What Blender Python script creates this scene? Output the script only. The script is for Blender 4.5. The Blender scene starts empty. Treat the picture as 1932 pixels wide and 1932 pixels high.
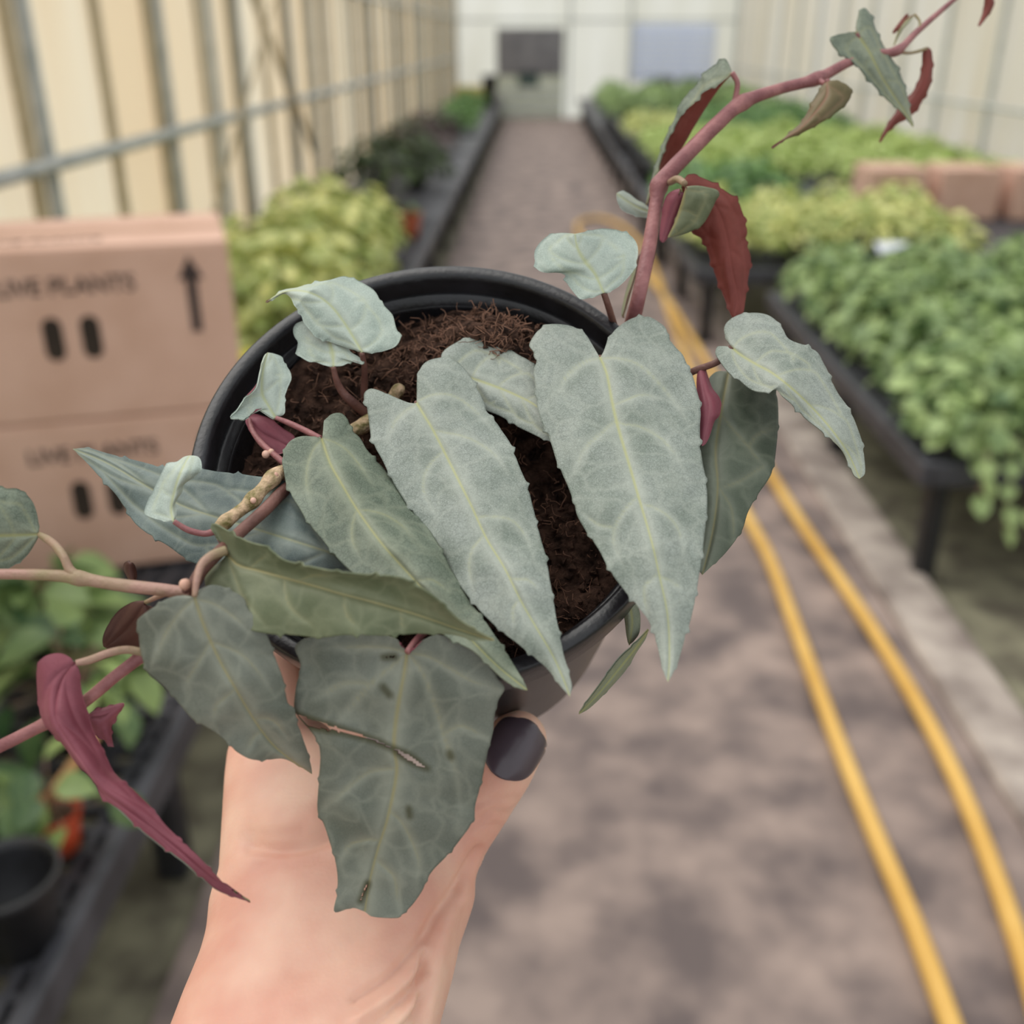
import bpy, math, random
import numpy as np
from mathutils import Vector, Matrix, noise

# ------------------------------------------------------------------ camera, sky, exposure
sc = bpy.context.scene
COL = sc.collection
F = 1932.0
HCAM = 1.5
PITCH = math.radians(24.9)
YAW = math.radians(1.18)
cam_d = bpy.data.cameras.new('camera')
cam = bpy.data.objects.new('camera', cam_d)
COL.objects.link(cam)
cam_d.sensor_width = 36.0
cam_d.lens = 36.0
cam_d.clip_start = 0.01
cam_d.clip_end = 300
cam.location = (0, 0, HCAM)
cam.rotation_euler = (math.pi / 2 - PITCH, 0, YAW)
cam_d.dof.use_dof = True
cam_d.dof.focus_distance = 0.243
cam_d.dof.aperture_fstop = 9.6
sc.camera = cam
sc.view_settings.view_transform = 'Standard'
sc.view_settings.look = 'None'
sc.view_settings.gamma = 1.0
sc.view_settings.exposure = 0.0

world = bpy.data.worlds.new('overcast_sky')
sc.world = world
world.use_nodes = True
wbg = world.node_tree.nodes['Background']
wbg.inputs[0].default_value = (0.93, 0.97, 1.0, 1)
wbg.inputs[1].default_value = 1.0

sun_d = bpy.data.lights.new('veiled_sun', 'SUN')
sun_d.energy = 2.6
sun_d.angle = math.radians(50)
sun_d.color = (1.0, 0.96, 0.90)
sun = bpy.data.objects.new('veiled_sun', sun_d)
COL.objects.link(sun)
sun.location = (-3, 4, 8)
sun.rotation_euler = (math.radians(-12), math.radians(-24), 0)

CM = Matrix.Translation((0, 0, HCAM)) @ cam.rotation_euler.to_matrix().to_4x4()
CMn = np.array(CM)
R3 = CMn[:3, :3]
T3 = CMn[:3, 3]

def W(p):
    """camera-space points (n,3) -> world"""
    p = np.atleast_2d(np.asarray(p, float))
    return p @ R3.T + T3

def PX(x, y, z):
    """pixel + depth along the optical axis -> camera-space"""
    x = np.asarray(x, float); y = np.asarray(y, float); z = np.asarray(z, float)
    return np.stack([(x - 966) / F * z, -(y - 966) / F * z, -z], -1)

def ray(x, y):
    return R3 @ np.array([(x - 966) / F, -(y - 966) / F, -1.0])

def on_z(x, y, z):
    d = ray(x, y); t = (z - HCAM) / d[2]
    return Vector(T3 + d * t)

def on_x(x, y, X):
    d = ray(x, y); t = X / d[0]
    return Vector(T3 + d * t)

def on_y(x, y, Y):
    d = ray(x, y); t = Y / d[1]
    return Vector(T3 + d * t)

# ------------------------------------------------------------------ materials
def srgb(r, g, b):
    f = lambda c: (c / 255 / 12.92) if c / 255 <= 0.04045 else ((c / 255 + 0.055) / 1.055) ** 2.4
    return (f(r), f(g), f(b), 1)

def nmat(name):
    m = bpy.data.materials.new(name)
    m.use_nodes = True
    nt = m.node_tree
    return m, nt, nt.nodes['Principled BSDF']

def noise_mat(name, c1, c2, scale=20, rough=0.6, bump=0.0, bscale=None, detail=5, spec=0.4, contrast=(0.35, 0.65), coords='Object'):
    m, nt, b = nmat(name)
    tc = nt.nodes.new('ShaderNodeTexCoord')
    n = nt.nodes.new('ShaderNodeTexNoise')
    n.inputs['Scale'].default_value = scale
    n.inputs['Detail'].default_value = detail
    nt.links.new(tc.outputs[coords], n.inputs['Vector'])
    r = nt.nodes.new('ShaderNodeValToRGB')
    r.color_ramp.elements[0].position = contrast[0]
    r.color_ramp.elements[1].position = contrast[1]
    r.color_ramp.elements[0].color = c1
    r.color_ramp.elements[1].color = c2
    nt.links.new(n.outputs['Fac'], r.inputs['Fac'])
    nt.links.new(r.outputs['Color'], b.inputs['Base Color'])
    b.inputs['Roughness'].default_value = rough
    b.inputs['Specular IOR Level'].default_value = spec
    if bump:
        n2 = nt.nodes.new('ShaderNodeTexNoise')
        n2.inputs['Scale'].default_value = bscale or scale * 3
        n2.inputs['Detail'].default_value = 4
        nt.links.new(tc.outputs[coords], n2.inputs['Vector'])
        bp = nt.nodes.new('ShaderNodeBump')
        bp.inputs['Strength'].default_value = bump
        bp.inputs['Distance'].default_value = 0.002
        nt.links.new(n2.outputs['Fac'], bp.inputs['Height'])
        nt.links.new(bp.outputs['Normal'], b.inputs['Normal'])
    return m

def film_mat(name, c1, c2, transl=0.6, transp=0.0, sx=1.0):
    m = bpy.data.materials.new(name)
    m.use_nodes = True
    nt = m.node_tree
    nt.nodes.clear()
    out = nt.nodes.new('ShaderNodeOutputMaterial')
    tc = nt.nodes.new('ShaderNodeTexCoord')
    mp = nt.nodes.new('ShaderNodeMapping')
    mp.inputs['Scale'].default_value = (1.6 * sx, 1.6 * sx, 0.18)
    n = nt.nodes.new('ShaderNodeTexNoise')
    n.inputs['Scale'].default_value = 1.3
    n.inputs['Detail'].default_value = 4
    nt.links.new(tc.outputs['Object'], mp.inputs[0])
    nt.links.new(mp.outputs[0], n.inputs['Vector'])
    r = nt.nodes.new('ShaderNodeValToRGB')
    r.color_ramp.elements[0].position = 0.36
    r.color_ramp.elements[1].position = 0.64
    r.color_ramp.elements[0].color = c1
    r.color_ramp.elements[1].color = c2
    nt.links.new(n.outputs['Fac'], r.inputs[0])
    d = nt.nodes.new('ShaderNodeBsdfDiffuse')
    t = nt.nodes.new('ShaderNodeBsdfTranslucent')
    nt.links.new(r.outputs[0], d.inputs[0])
    nt.links.new(r.outputs[0], t.inputs[0])
    mx = nt.nodes.new('ShaderNodeMixShader')
    mx.inputs[0].default_value = transl
    nt.links.new(d.outputs[0], mx.inputs[1])
    nt.links.new(t.outputs[0], mx.inputs[2])
    last = mx
    if transp:
        tr = nt.nodes.new('ShaderNodeBsdfTransparent')
        m2 = nt.nodes.new('ShaderNodeMixShader')
        m2.inputs[0].default_value = transp
        nt.links.new(mx.outputs[0], m2.inputs[1])
        nt.links.new(tr.outputs[0], m2.inputs[2])
        last = m2
    nt.links.new(last.outputs[0], out.inputs[0])
    return m

def leaf_mat(name, c_dark, c_light, c_halo, c_core, rough=0.5, net=0.25, speck=0.25, transl=0.12, spec=0.35, halo_amt=0.75, core_amt=0.8):
    m, nt, b = nmat(name)
    L = nt.links.new
    tc = nt.nodes.new('ShaderNodeTexCoord')
    def nz(scale, det=4):
        n = nt.nodes.new('ShaderNodeTexNoise')
        n.inputs['Scale'].default_value = scale
        n.inputs['Detail'].default_value = det
        L(tc.outputs['Object'], n.inputs['Vector'])
        return n
    def mix(fac, a, bcol, blend='MIX'):
        x = nt.nodes.new('ShaderNodeMix')
        x.data_type = 'RGBA'
        x.blend_type = blend
        if isinstance(fac, float):
            x.inputs[0].default_value = fac
        else:
            L(fac, x.inputs[0])
        for i, v in ((6, a), (7, bcol)):
            if isinstance(v, tuple):
                x.inputs[i].default_value = v
            else:
                L(v, x.inputs[i])
        return x.outputs[2]
    def rng(v, a, b_, c=0.0, d=1.0):
        r = nt.nodes.new('ShaderNodeMapRange')
        L(v, r.inputs[0])
        r.inputs[1].default_value = a; r.inputs[2].default_value = b_
        r.inputs[3].default_value = c; r.inputs[4].default_value = d
        return r.outputs[0]
    def attr(nm):
        a = nt.nodes.new('ShaderNodeAttribute')
        a.attribute_name = nm
        return a.outputs['Fac']
    col = mix(rng(nz(70).outputs['Fac'], 0.35, 0.65), c_dark, c_light)
    # tertiary vein net
    vo = nt.nodes.new('ShaderNodeTexVoronoi')
    vo.feature = 'DISTANCE_TO_EDGE'
    vo.inputs['Scale'].default_value = 560
    L(tc.outputs['Object'], vo.inputs['Vector'])
    col = mix(rng(vo.outputs['Distance'], 0.0, 0.10, net, 0.0), col, tuple(c * 0.45 for c in c_dark[:3]) + (1,))
    # fine speckle of the bloom
    col = mix(rng(nz(3700, 2).outputs['Fac'], 0.46, 0.70, 0.0, speck), col, tuple(min(1, c * 1.75 + .03) for c in c_light[:3]) + (1,))
    col = mix(rng(nz(2900, 2).outputs['Fac'], 0.50, 0.30, 0.0, speck * 1.1), col, tuple(c * 0.55 for c in c_dark[:3]) + (1,))
    # pale reticulation between the side veins
    wn = nt.nodes.new('ShaderNodeTexNoise'); wn.inputs['Scale'].default_value = 90; L(tc.outputs['Object'], wn.inputs['Vector'])
    wm = nt.nodes.new('ShaderNodeVectorMath'); wm.operation = 'MULTIPLY_ADD'; wm.inputs[1].default_value = (.012, .012, .012)
    L(wn.outputs['Color'], wm.inputs[0]); L(tc.outputs['Object'], wm.inputs[2])
    v2 = nt.nodes.new('ShaderNodeTexVoronoi'); v2.feature = 'DISTANCE_TO_EDGE'; v2.inputs['Scale'].default_value = 125
    L(wm.outputs[0], v2.inputs['Vector'])
    col = mix(rng(v2.outputs['Distance'], 0.0, 0.13, 0.34 * halo_amt, 0.0), col, c_halo)
    h = nt.nodes.new('ShaderNodeMath'); h.operation = 'MULTIPLY'; h.inputs[1].default_value = halo_amt
    L(attr('halo'), h.inputs[0])
    col = mix(h.outputs[0], col, c_halo)
    k = nt.nodes.new('ShaderNodeMath'); k.operation = 'MULTIPLY'; k.inputs[1].default_value = core_amt
    L(attr('core'), k.inputs[0])
    col = mix(k.outputs[0], col, c_core)
    col = mix(attr('blem'), col, srgb(64, 62, 34))
    L(col, b.inputs['Base Color'])
    b.inputs['Roughness'].default_value = rough
    b.inputs['Specular IOR Level'].default_value = spec
    bp = nt.nodes.new('ShaderNodeBump')
    bp.inputs['Strength'].default_value = 0.25
    bp.inputs['Distance'].default_value = 0.0004
    L(nz(500, 3).outputs['Fac'], bp.inputs['Height'])
    L(bp.outputs['Normal'], b.inputs['Normal'])
    if transl:
        t = nt.nodes.new('ShaderNodeBsdfTranslucent')
        L(col, t.inputs[0])
        ms = nt.nodes.new('ShaderNodeMixShader')
        ms.inputs[0].default_value = transl
        out = nt.nodes['Material Output']
        L(b.outputs[0], ms.inputs[1]); L(t.outputs[0], ms.inputs[2])
        L(ms.outputs[0], out.inputs[0])
    return m

def foliage_mat(name, c1, c2, transl=0.3):
    m, nt, b = nmat(name)
    L = nt.links.new
    a = nt.nodes.new('ShaderNodeAttribute'); a.attribute_name = 'tint'
    tc = nt.nodes.new('ShaderNodeTexCoord')
    n = nt.nodes.new('ShaderNodeTexNoise'); n.inputs['Scale'].default_value = 30
    L(tc.outputs['Object'], n.inputs['Vector'])
    ad = nt.nodes.new('ShaderNodeMath'); ad.operation = 'MULTIPLY_ADD'
    ad.inputs[1].default_value = 0.6; L(n.outputs['Fac'], ad.inputs[0])
    sb = nt.nodes.new('ShaderNodeMath'); sb.operation = 'SUBTRACT'; sb.inputs[1].default_value = 0.3
    L(a.outputs['Fac'], sb.inputs[0]); L(sb.outputs[0], ad.inputs[2])
    x = nt.nodes.new('ShaderNodeMix'); x.data_type = 'RGBA'
    L(ad.outputs[0], x.inputs[0]); x.inputs[6].default_value = c1; x.inputs[7].default_value = c2
    L(x.outputs[2], b.inputs['Base Color'])
    b.inputs['Roughness'].default_value = 0.45
    t = nt.nodes.new('ShaderNodeBsdfTranslucent'); L(x.outputs[2], t.inputs[0])
    ms = nt.nodes.new('ShaderNodeMixShader'); ms.inputs[0].default_value = transl
    out = nt.nodes['Material Output']
    L(b.outputs[0], ms.inputs[1]); L(t.outputs[0], ms.inputs[2]); L(ms.outputs[0], out.inputs[0])
    return m

MT = {}
MT['film_left'] = film_mat('beige_film', srgb(246, 224, 190), srgb(254, 243, 220), 0.68)
MT['film_far'] = film_mat('white_film', srgb(236, 234, 222), srgb(250, 249, 242), 0.72)
MT['film_right'] = film_mat('cream_film', srgb(240, 228, 204), srgb(250, 244, 232), 0.70)
MT['film_roof'] = film_mat('roof_film', srgb(240, 240, 236), srgb(250, 250, 250), 0.8, 0.72)
MT['galv'] = noise_mat('galvanised_steel', srgb(164, 168, 164), srgb(190, 192, 188), 12, 0.45)
MT['dark_post'] = noise_mat('timber_shadow_brown', srgb(168, 152, 122), srgb(192, 176, 146), 14, 0.7)  # brown of timber and braces, also colours the shadow strips by the posts
MT['path'] = noise_mat('stained_concrete_path', srgb(100, 89, 87), srgb(158, 140, 131), 5.5, 0.85, 0.5, 60, detail=7, contrast=(0.36, 0.66))
MT['bed'] = noise_mat('mossy_gravel', srgb(84, 78, 66), srgb(132, 128, 106), 9, 0.9, 0.6, 70, detail=7)
MT['curb'] = noise_mat('pale_concrete_edge', srgb(124, 112, 106), srgb(182, 170, 160), 7, 0.85, 0.5, 60)
MT['black_plastic'] = noise_mat('black_plastic', srgb(26, 26, 28), srgb(38, 38, 42), 30, 0.42, spec=0.5)
MT['bench_plastic'] = noise_mat('charcoal_bench_plastic', srgb(48, 48, 53), srgb(72, 72, 78), 14, 0.5, spec=0.5)
MT['card'] = noise_mat('brown_cardboard', srgb(204, 166, 146), srgb(214, 177, 158), 9, 0.85)
MT['card_tape'] = noise_mat('paper_tape', srgb(176, 138, 114), srgb(186, 148, 124), 9, 0.7)
MT['ink'] = noise_mat('black_ink', srgb(62, 50, 48), srgb(74, 62, 58), 30, 0.8)
MT['slot_shade'] = noise_mat('painted_slot_shade', srgb(46, 38, 32), srgb(58, 48, 40), 10, 0.9)  # dark colour stands for the shade inside the carton slots
MT['hose'] = noise_mat('yellow_hose_rubber', srgb(206, 160, 78), srgb(224, 182, 102), 4, 0.55)
MT['door_grey'] = noise_mat('grey_door_panel', srgb(112, 110, 114), srgb(132, 130, 132), 4, 0.6)
MT['door_pale'] = noise_mat('pale_door_panel', srgb(196, 202, 184), srgb(216, 220, 204), 4, 0.6)
MT['door_dark'] = noise_mat('dark_green_pane', srgb(60, 78, 74), srgb(84, 100, 96), 4, 0.3)
MT['louvre'] = film_mat('white_louvre', srgb(222, 228, 244), srgb(236, 240, 250), 0.6)
MT['terra'] = noise_mat('terracotta', srgb(150, 74, 46), srgb(172, 92, 60), 14, 0.75)
MT['orange'] = noise_mat('orange_plastic', srgb(190, 72, 40), srgb(206, 86, 50), 14, 0.5)
MT['stake'] = noise_mat('bamboo_stake', srgb(196, 142, 92), srgb(216, 168, 118), 20, 0.6)
MT['tag_white'] = noise_mat('white_plastic_label', srgb(200, 204, 214), srgb(216, 220, 228), 20, 0.4)
MT['potsoil'] = noise_mat('dark_potting_soil', srgb(52, 36, 28), srgb(80, 58, 46), 40, 0.95)
MT['fg_green'] = foliage_mat('fresh_green_foliage', srgb(84, 114, 70), srgb(190, 212, 142))
MT['fg_mid'] = foliage_mat('mid_green_foliage', srgb(70, 108, 62), srgb(140, 178, 104))
MT['fg_yel'] = foliage_mat('yellow_green_foliage', srgb(146, 166, 88), srgb(242, 240, 164))
MT['fg_lime'] = foliage_mat('lime_foliage', srgb(150, 176, 88), srgb(214, 226, 150))
MT['fg_dark'] = foliage_mat('dark_green_foliage', srgb(34, 48, 24), srgb(84, 102, 56), 0.15)
MT['fg_bright'] = foliage_mat('bright_yellow_foliage', srgb(196, 190, 40), srgb(236, 226, 74))
MT['fg_red'] = foliage_mat('dark_red_foliage', srgb(60, 42, 42), srgb(104, 84, 78), 0.1)
MT['fg_vari'] = foliage_mat('variegated_foliage', srgb(52, 84, 50), srgb(164, 186, 112))

# foreground plant
MT['l_silver'] = leaf_mat('silvery_leaf_top', srgb(116, 126, 115), srgb(146, 153, 145), srgb(176, 181, 169), srgb(174, 175, 116), speck=0.34, net=0.3)
MT['l_mid'] = leaf_mat('grey_green_leaf_top', srgb(84, 96, 80), srgb(116, 126, 110), srgb(150, 156, 134), srgb(160, 158, 100), net=0.4, speck=0.3)
MT['l_pale'] = leaf_mat('pale_young_leaf_top', srgb(152, 166, 155), srgb(174, 186, 176), srgb(194, 203, 190), srgb(186, 191, 140), net=0.08, speck=0.25)
MT['l_dark'] = leaf_mat('dark_slate_leaf_top', srgb(97, 102, 91), srgb(118, 122, 111), srgb(156, 158, 142), srgb(160, 150, 102), net=0.12, speck=0.12)
MT['l_deep'] = leaf_mat('deep_green_leaf_top', srgb(70, 80, 66), srgb(90, 99, 84), srgb(134, 140, 122), srgb(140, 134, 92), net=0.12, speck=0.1)
MT['l_olive'] = leaf_mat('olive_leaf_top', srgb(92, 101, 74), srgb(112, 118, 90), srgb(146, 150, 120), srgb(168, 156, 106), net=0.1, speck=0.08)
MT['l_teal'] = leaf_mat('slate_blue_leaf_top', srgb(76, 90, 88), srgb(108, 122, 118), srgb(140, 150, 140), srgb(150, 152, 116), net=0.1, speck=0.18)
MT['l_bronze'] = leaf_mat('bronze_leaf_top', srgb(84, 76, 46), srgb(100, 92, 58), srgb(124, 108, 76), srgb(150, 110, 90), net=0.05, speck=0.05)
MT['u_maroon'] = leaf_mat('maroon_leaf_underside', srgb(120, 58, 70), srgb(144, 78, 90), srgb(158, 92, 104), srgb(164, 100, 108), net=0.1, speck=0.05, halo_amt=0.4, core_amt=0.5, transl=0.2)
MT['u_rust'] = leaf_mat('rust_red_leaf_underside', srgb(116, 52, 44), srgb(138, 68, 58), srgb(150, 80, 70), srgb(156, 84, 76), net=0.1, speck=0.03, halo_amt=0.3, core_amt=0.4, transl=0.25)
MT['u_brown'] = leaf_mat('brown_leaf_underside', srgb(66, 38, 32), srgb(88, 54, 46), srgb(96, 62, 52), srgb(104, 70, 60), net=0.1, speck=0.03, halo_amt=0.3, core_amt=0.4, transl=0.15)
MT['stem_red'] = noise_mat('dusky_red_stem', srgb(128, 78, 80), srgb(160, 108, 106), 160, 0.5, 0.2, 900)
MT['stem_green'] = noise_mat('green_pink_stem', srgb(138, 126, 90), srgb(166, 128, 116), 90, 0.5, 0.2, 900)
MT['stem_brown'] = noise_mat('brown_red_stem', srgb(96, 64, 56), srgb(122, 84, 74), 150, 0.55, 0.2, 900)
MT['stem_woody'] = noise_mat('woody_node_stem', srgb(116, 108, 60), srgb(204, 174, 142), 420, 0.7, 0.5, 900)
MT['bud'] = noise_mat('pinkish_bud', srgb(196, 150, 130), srgb(216, 176, 156), 200, 0.5)
MT['soil'] = noise_mat('brown_coir_soil', srgb(32, 21, 16), srgb(94, 70, 58), 260, 0.95, 0.9, 700, detail=8, contrast=(0.34, 0.72), spec=0.15)
MT['fibre'] = noise_mat('coir_fibre', srgb(92, 66, 52), srgb(136, 102, 84), 200, 0.85, spec=0.2)
MT['pot'] = noise_mat('glossy_black_pot', srgb(20, 20, 22), srgb(34, 34, 38), 90, 0.36, 0.1, 700, spec=0.5)
MT['nail'] = noise_mat('dark_plum_nail_polish', srgb(70, 58, 66), srgb(80, 68, 76), 60, 0.28, spec=0.6)

def skin_mat():
    m, nt, b = nmat('warm_skin')
    L = nt.links.new
    tc = nt.nodes.new('ShaderNodeTexCoord')
    n = nt.nodes.new('ShaderNodeTexNoise'); n.inputs['Scale'].default_value = 38; n.inputs['Detail'].default_value = 3
    L(tc.outputs['Object'], n.inputs['Vector'])
    r = nt.nodes.new('ShaderNodeValToRGB')
    r.color_ramp.elements[0].position = 0.36; r.color_ramp.elements[1].position = 0.64
    r.color_ramp.elements[0].color = srgb(216, 160, 140); r.color_ramp.elements[1].color = srgb(234, 192, 169)
    L(n.outputs['Fac'], r.inputs[0]); L(r.outputs[0], b.inputs['Base Color'])
    b.inputs['Roughness'].default_value = 0.5
    b.inputs['Specular IOR Level'].default_value = 0.35
    b.inputs['Subsurface Weight'].default_value = 0.25
    b.inputs['Subsurface Radius'].default_value = (1.0, 0.35, 0.2)
    b.inputs['Subsurface Scale'].default_value = 0.004
    v = nt.nodes.new('ShaderNodeTexVoronoi'); v.inputs['Scale'].default_value = 900
    L(tc.outputs['Object'], v.inputs['Vector'])
    bp = nt.nodes.new('ShaderNodeBump'); bp.inputs['Strength'].default_value = 0.12; bp.inputs['Distance'].default_value = 0.0004
    L(v.outputs['Distance'], bp.inputs['Height']); L(bp.outputs['Normal'], b.inputs['Normal'])
    return m
MT['skin'] = skin_mat()

# ------------------------------------------------------------------ object helpers
def tag(o, label=None, cat=None, group=None, kind=None):
    if label: o['label'] = label
    if cat: o['category'] = cat
    if group: o['group'] = group
    if kind: o['kind'] = kind
    return o

def empty(name, loc=(0, 0, 0), rz=0.0):
    o = bpy.data.objects.new(name, None)
    o.empty_display_size = 0.05
    COL.objects.link(o)
    o.location = loc
    o.rotation_euler = (0, 0, rz)
    return o

def link(name, me, parent=None):
    o = bpy.data.objects.new(name, me)
    COL.objects.link(o)
    if parent is not None:
        o.parent = parent
    return o

def mesh(name, V, Fc, mats, mi=None, smooth=False):
    me = bpy.data.meshes.new(name)
    me.from_pydata([tuple(v) for v in V], [], [tuple(f) for f in Fc])
    for m in (mats if isinstance(mats, (list, tuple)) else [mats]):
        me.materials.append(MT[m] if isinstance(m, str) else m)
    if mi is not None:
        me.polygons.foreach_set('material_index', np.asarray(mi, np.int32))
    if smooth:
        me.polygons.foreach_set('use_smooth', np.ones(len(me.polygons), bool))
    me.update()
    return me

def box_vf(c, s, rot=None, bev=0.0):
    """chamfered box"""
    hx, hy, hz = s[0] / 2, s[1] / 2, s[2] / 2
    if bev <= 0:
        V = [(sx * hx, sy * hy, sz * hz) for sz in (-1, 1) for sy in (-1, 1) for sx in (-1, 1)]
        Fc = [(0, 2, 3, 1), (4, 5, 7, 6), (0, 1, 5, 4), (2, 6, 7, 3), (0, 4, 6, 2), (1, 3, 7, 5)]
    else:
        b = min(bev, hx * .9, hy * .9, hz * .9)
        V = []; idx = {}
        for sz in (-1, 1):
            for sy in (-1, 1):
                for sx in (-1, 1):
                    for ax in range(3):
                        p = [sx * hx, sy * hy, sz * hz]
                        sg = (sx, sy, sz)
                        for k in range(3):
                            if k != ax:
                                p[k] -= sg[k] * b
                        idx[(sx, sy, sz, ax)] = len(V); V.append(tuple(p))
        Fc = []
        def q(*ks): Fc.append(tuple(idx[k] for k in ks))
        for s_ in (-1, 1):
            o = [(s_, -1, -1, 0), (s_, 1, -1, 0), (s_, 1, 1, 0), (s_, -1, 1, 0)]
            q(*(o if s_ > 0 else o[::-1]))
            o = [(-1, s_, -1, 1), (-1, s_, 1, 1), (1, s_, 1, 1), (1, s_, -1, 1)]
            q(*(o if s_ > 0 else o[::-1]))
            o = [(-1, -1, s_, 2), (1, -1, s_, 2), (1, 1, s_, 2), (-1, 1, s_, 2)]
            q(*(o if s_ > 0 else o[::-1]))
        for a in (-1, 1):
            for c_ in (-1, 1):
                q((a, c_, -1, 0), (a, c_, -1, 1), (a, c_, 1, 1), (a, c_, 1, 0))
                q((a, -1, c_, 0), (a, -1, c_, 2), (a, 1, c_, 2), (a, 1, c_, 0))
                q((-1, a, c_, 1), (-1, a, c_, 2), (1, a, c_, 2), (1, a, c_, 1))
                for d_ in (-1, 1):
                    q((a, c_, d_, 0), (a, c_, d_, 1), (a, c_, d_, 2))
    V = np.array(V, float)
    if rot is not None:
        V = V @ np.array(rot).T
    return V + np.array(c, float), Fc

class MB:
    def __init__(s): s.V = []; s.F = []; s.M = []; s.n = 0
    def add(s, V, Fc, m=0):
        V = np.asarray(V, float)
        s.V.append(V); s.F += [tuple(i + s.n for i in f) for f in Fc]; s.M += [m] * len(Fc); s.n += len(V)
        return s
    def box(s, c, sz, rot=None, bev=0.0, m=0):
        return s.add(*box_vf(c, sz, rot, bev), m)
    def tube(s, pts, r, n=8, m=0, cap=True):
        return s.add(*tube_vf(pts, r, n, cap), m)
    def lathe(s, prof, n=24, m=0, **k):
        return s.add(*lathe_vf(prof, n, **k), m)
    def me(s, name, mats, smooth=False):
        return mesh(name, np.concatenate(s.V), s.F, mats, s.M, smooth)
    def obj(s, name, mats, parent=None, smooth=False):
        return link(name, s.me(name, mats, smooth), parent)

def cr(pts, n):
    """Catmull-Rom resample of points to n samples by arc length"""
    P = np.asarray(pts, float)
    if len(P) == 2:
        t = np.linspace(0, 1, n)[:, None]
        return P[0] * (1 - t) + P[1] * t
    Q = np.vstack([2 * P[0] - P[1], P, 2 * P[-1] - P[-2]])
    out = []
    for i in range(len(P) - 1):
        p0, p1, p2, p3 = Q[i], Q[i + 1], Q[i + 2], Q[i + 3]
        t = np.linspace(0, 1, 14, endpoint=False)[:, None]
        out.append(0.5 * ((2 * p1) + (-p0 + p2) * t + (2 * p0 - 5 * p1 + 4 * p2 - p3) * t ** 2 + (-p0 + 3 * p1 - 3 * p2 + p3) * t ** 3))
    out.append(P[-1:])
    out = np.vstack(out)
    d = np.r_[0, np.cumsum(np.linalg.norm(np.diff(out[:, :2] if out.shape[1] == 2 else out[:, :3], axis=0), axis=1))]
    s = np.linspace(0, d[-1], n)
    return np.stack([np.interp(s, d, out[:, k]) for k in range(out.shape[1])], 1)

def tube_vf(pts, r, n=8, cap=True):
    P = np.asarray(pts, float)
    r = np.broadcast_to(np.asarray(r, float), (len(P),))
    T = np.gradient(P, axis=0); T /= np.linalg.norm(T, axis=1)[:, None] + 1e-12
    a = np.array([0, 0, 1.0]) if abs(T[0][2]) < 0.9 else np.array([1.0, 0, 0])
    V = []
    N = np.cross(T[0], a); N /= np.linalg.norm(N)
    ang = np.linspace(0, 2 * np.pi, n, endpoint=False)
    for i in range(len(P)):
        N = N - T[i] * (N @ T[i]); N /= np.linalg.norm(N) + 1e-12
        B = np.cross(T[i], N)
        V.append(P[i] + r[i] * (np.cos(ang)[:, None] * N + np.sin(ang)[:, None] * B))
    V = np.concatenate(V)
    Fc = []
    for i in range(len(P) - 1):
        for j in range(n):
            k = (j + 1) % n
            Fc.append((i * n + j, i * n + k, (i + 1) * n + k, (i + 1) * n + j))
    if cap:
        Fc.append(tuple(range(n - 1, -1, -1)))
        Fc.append(tuple((len(P) - 1) * n + j for j in range(n)))
    return V, Fc

def lathe_vf(prof, n=24, org=(0, 0, 0), ex=(1, 0, 0), ey=(0, 1, 0), ez=(0, 0, 1), close=False):
    ex, ey, ez, org = map(lambda v: np.array(v, float), (ex, ey, ez, org))
    ang = np.linspace(0, 2 * np.pi, n, endpoint=False)
    V = []
    for (r, z) in prof:
        V.append(org + r * (np.cos(ang)[:, None] * ex + np.sin(ang)[:, None] * ey) + z * ez)
    V = np.concatenate(V)
    Fc = []
    m = len(prof)
    for i in range(m - 1):
        for j in range(n):
            k = (j + 1) % n
            Fc.append((i * n + j, i * n + k, (i + 1) * n + k, (i + 1) * n + j))
    Fc.append(tuple(range(n - 1, -1, -1)))
    if not close:
        Fc.append(tuple((m - 1) * n + j for j in range(n)))
    return V, Fc

# ------------------------------------------------------------------ the setting: greenhouse
XL, XR, YF, YB = -1.62, 4.0, 22.4, -1.2
EAVE = 2.25
HB = 0.40
rnd = random.Random(5)

def struct(name, mb, mats, parent=None, smooth=False, label=None):
    o = mb.obj(name, mats, parent, smooth)
    if parent is None: o['kind'] = 'structure'
    if label: o['label'] = label
    return o

struct('floor', MB().box((0.2, (YF + YB) / 2, -0.05), (1.66, YF - YB, 0.1)), ['path'], label='worn brown grey concrete path down the middle')
g = MB().box((-0.63 - 10, 10.5, -0.06), (20, 60, 0.1)).box((1.03 + 10, 10.5, -0.06), (20, 60, 0.1))
struct('floor_bed', g, ['bed'], label='mossy gravel ground under the benches')
struct('trim_1', MB().box((1.115, (YF + YB) / 2, 0.0), (0.17, YF - YB, 0.05), bev=0.012), ['curb'], label='pale concrete kerb beside the path')

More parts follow.
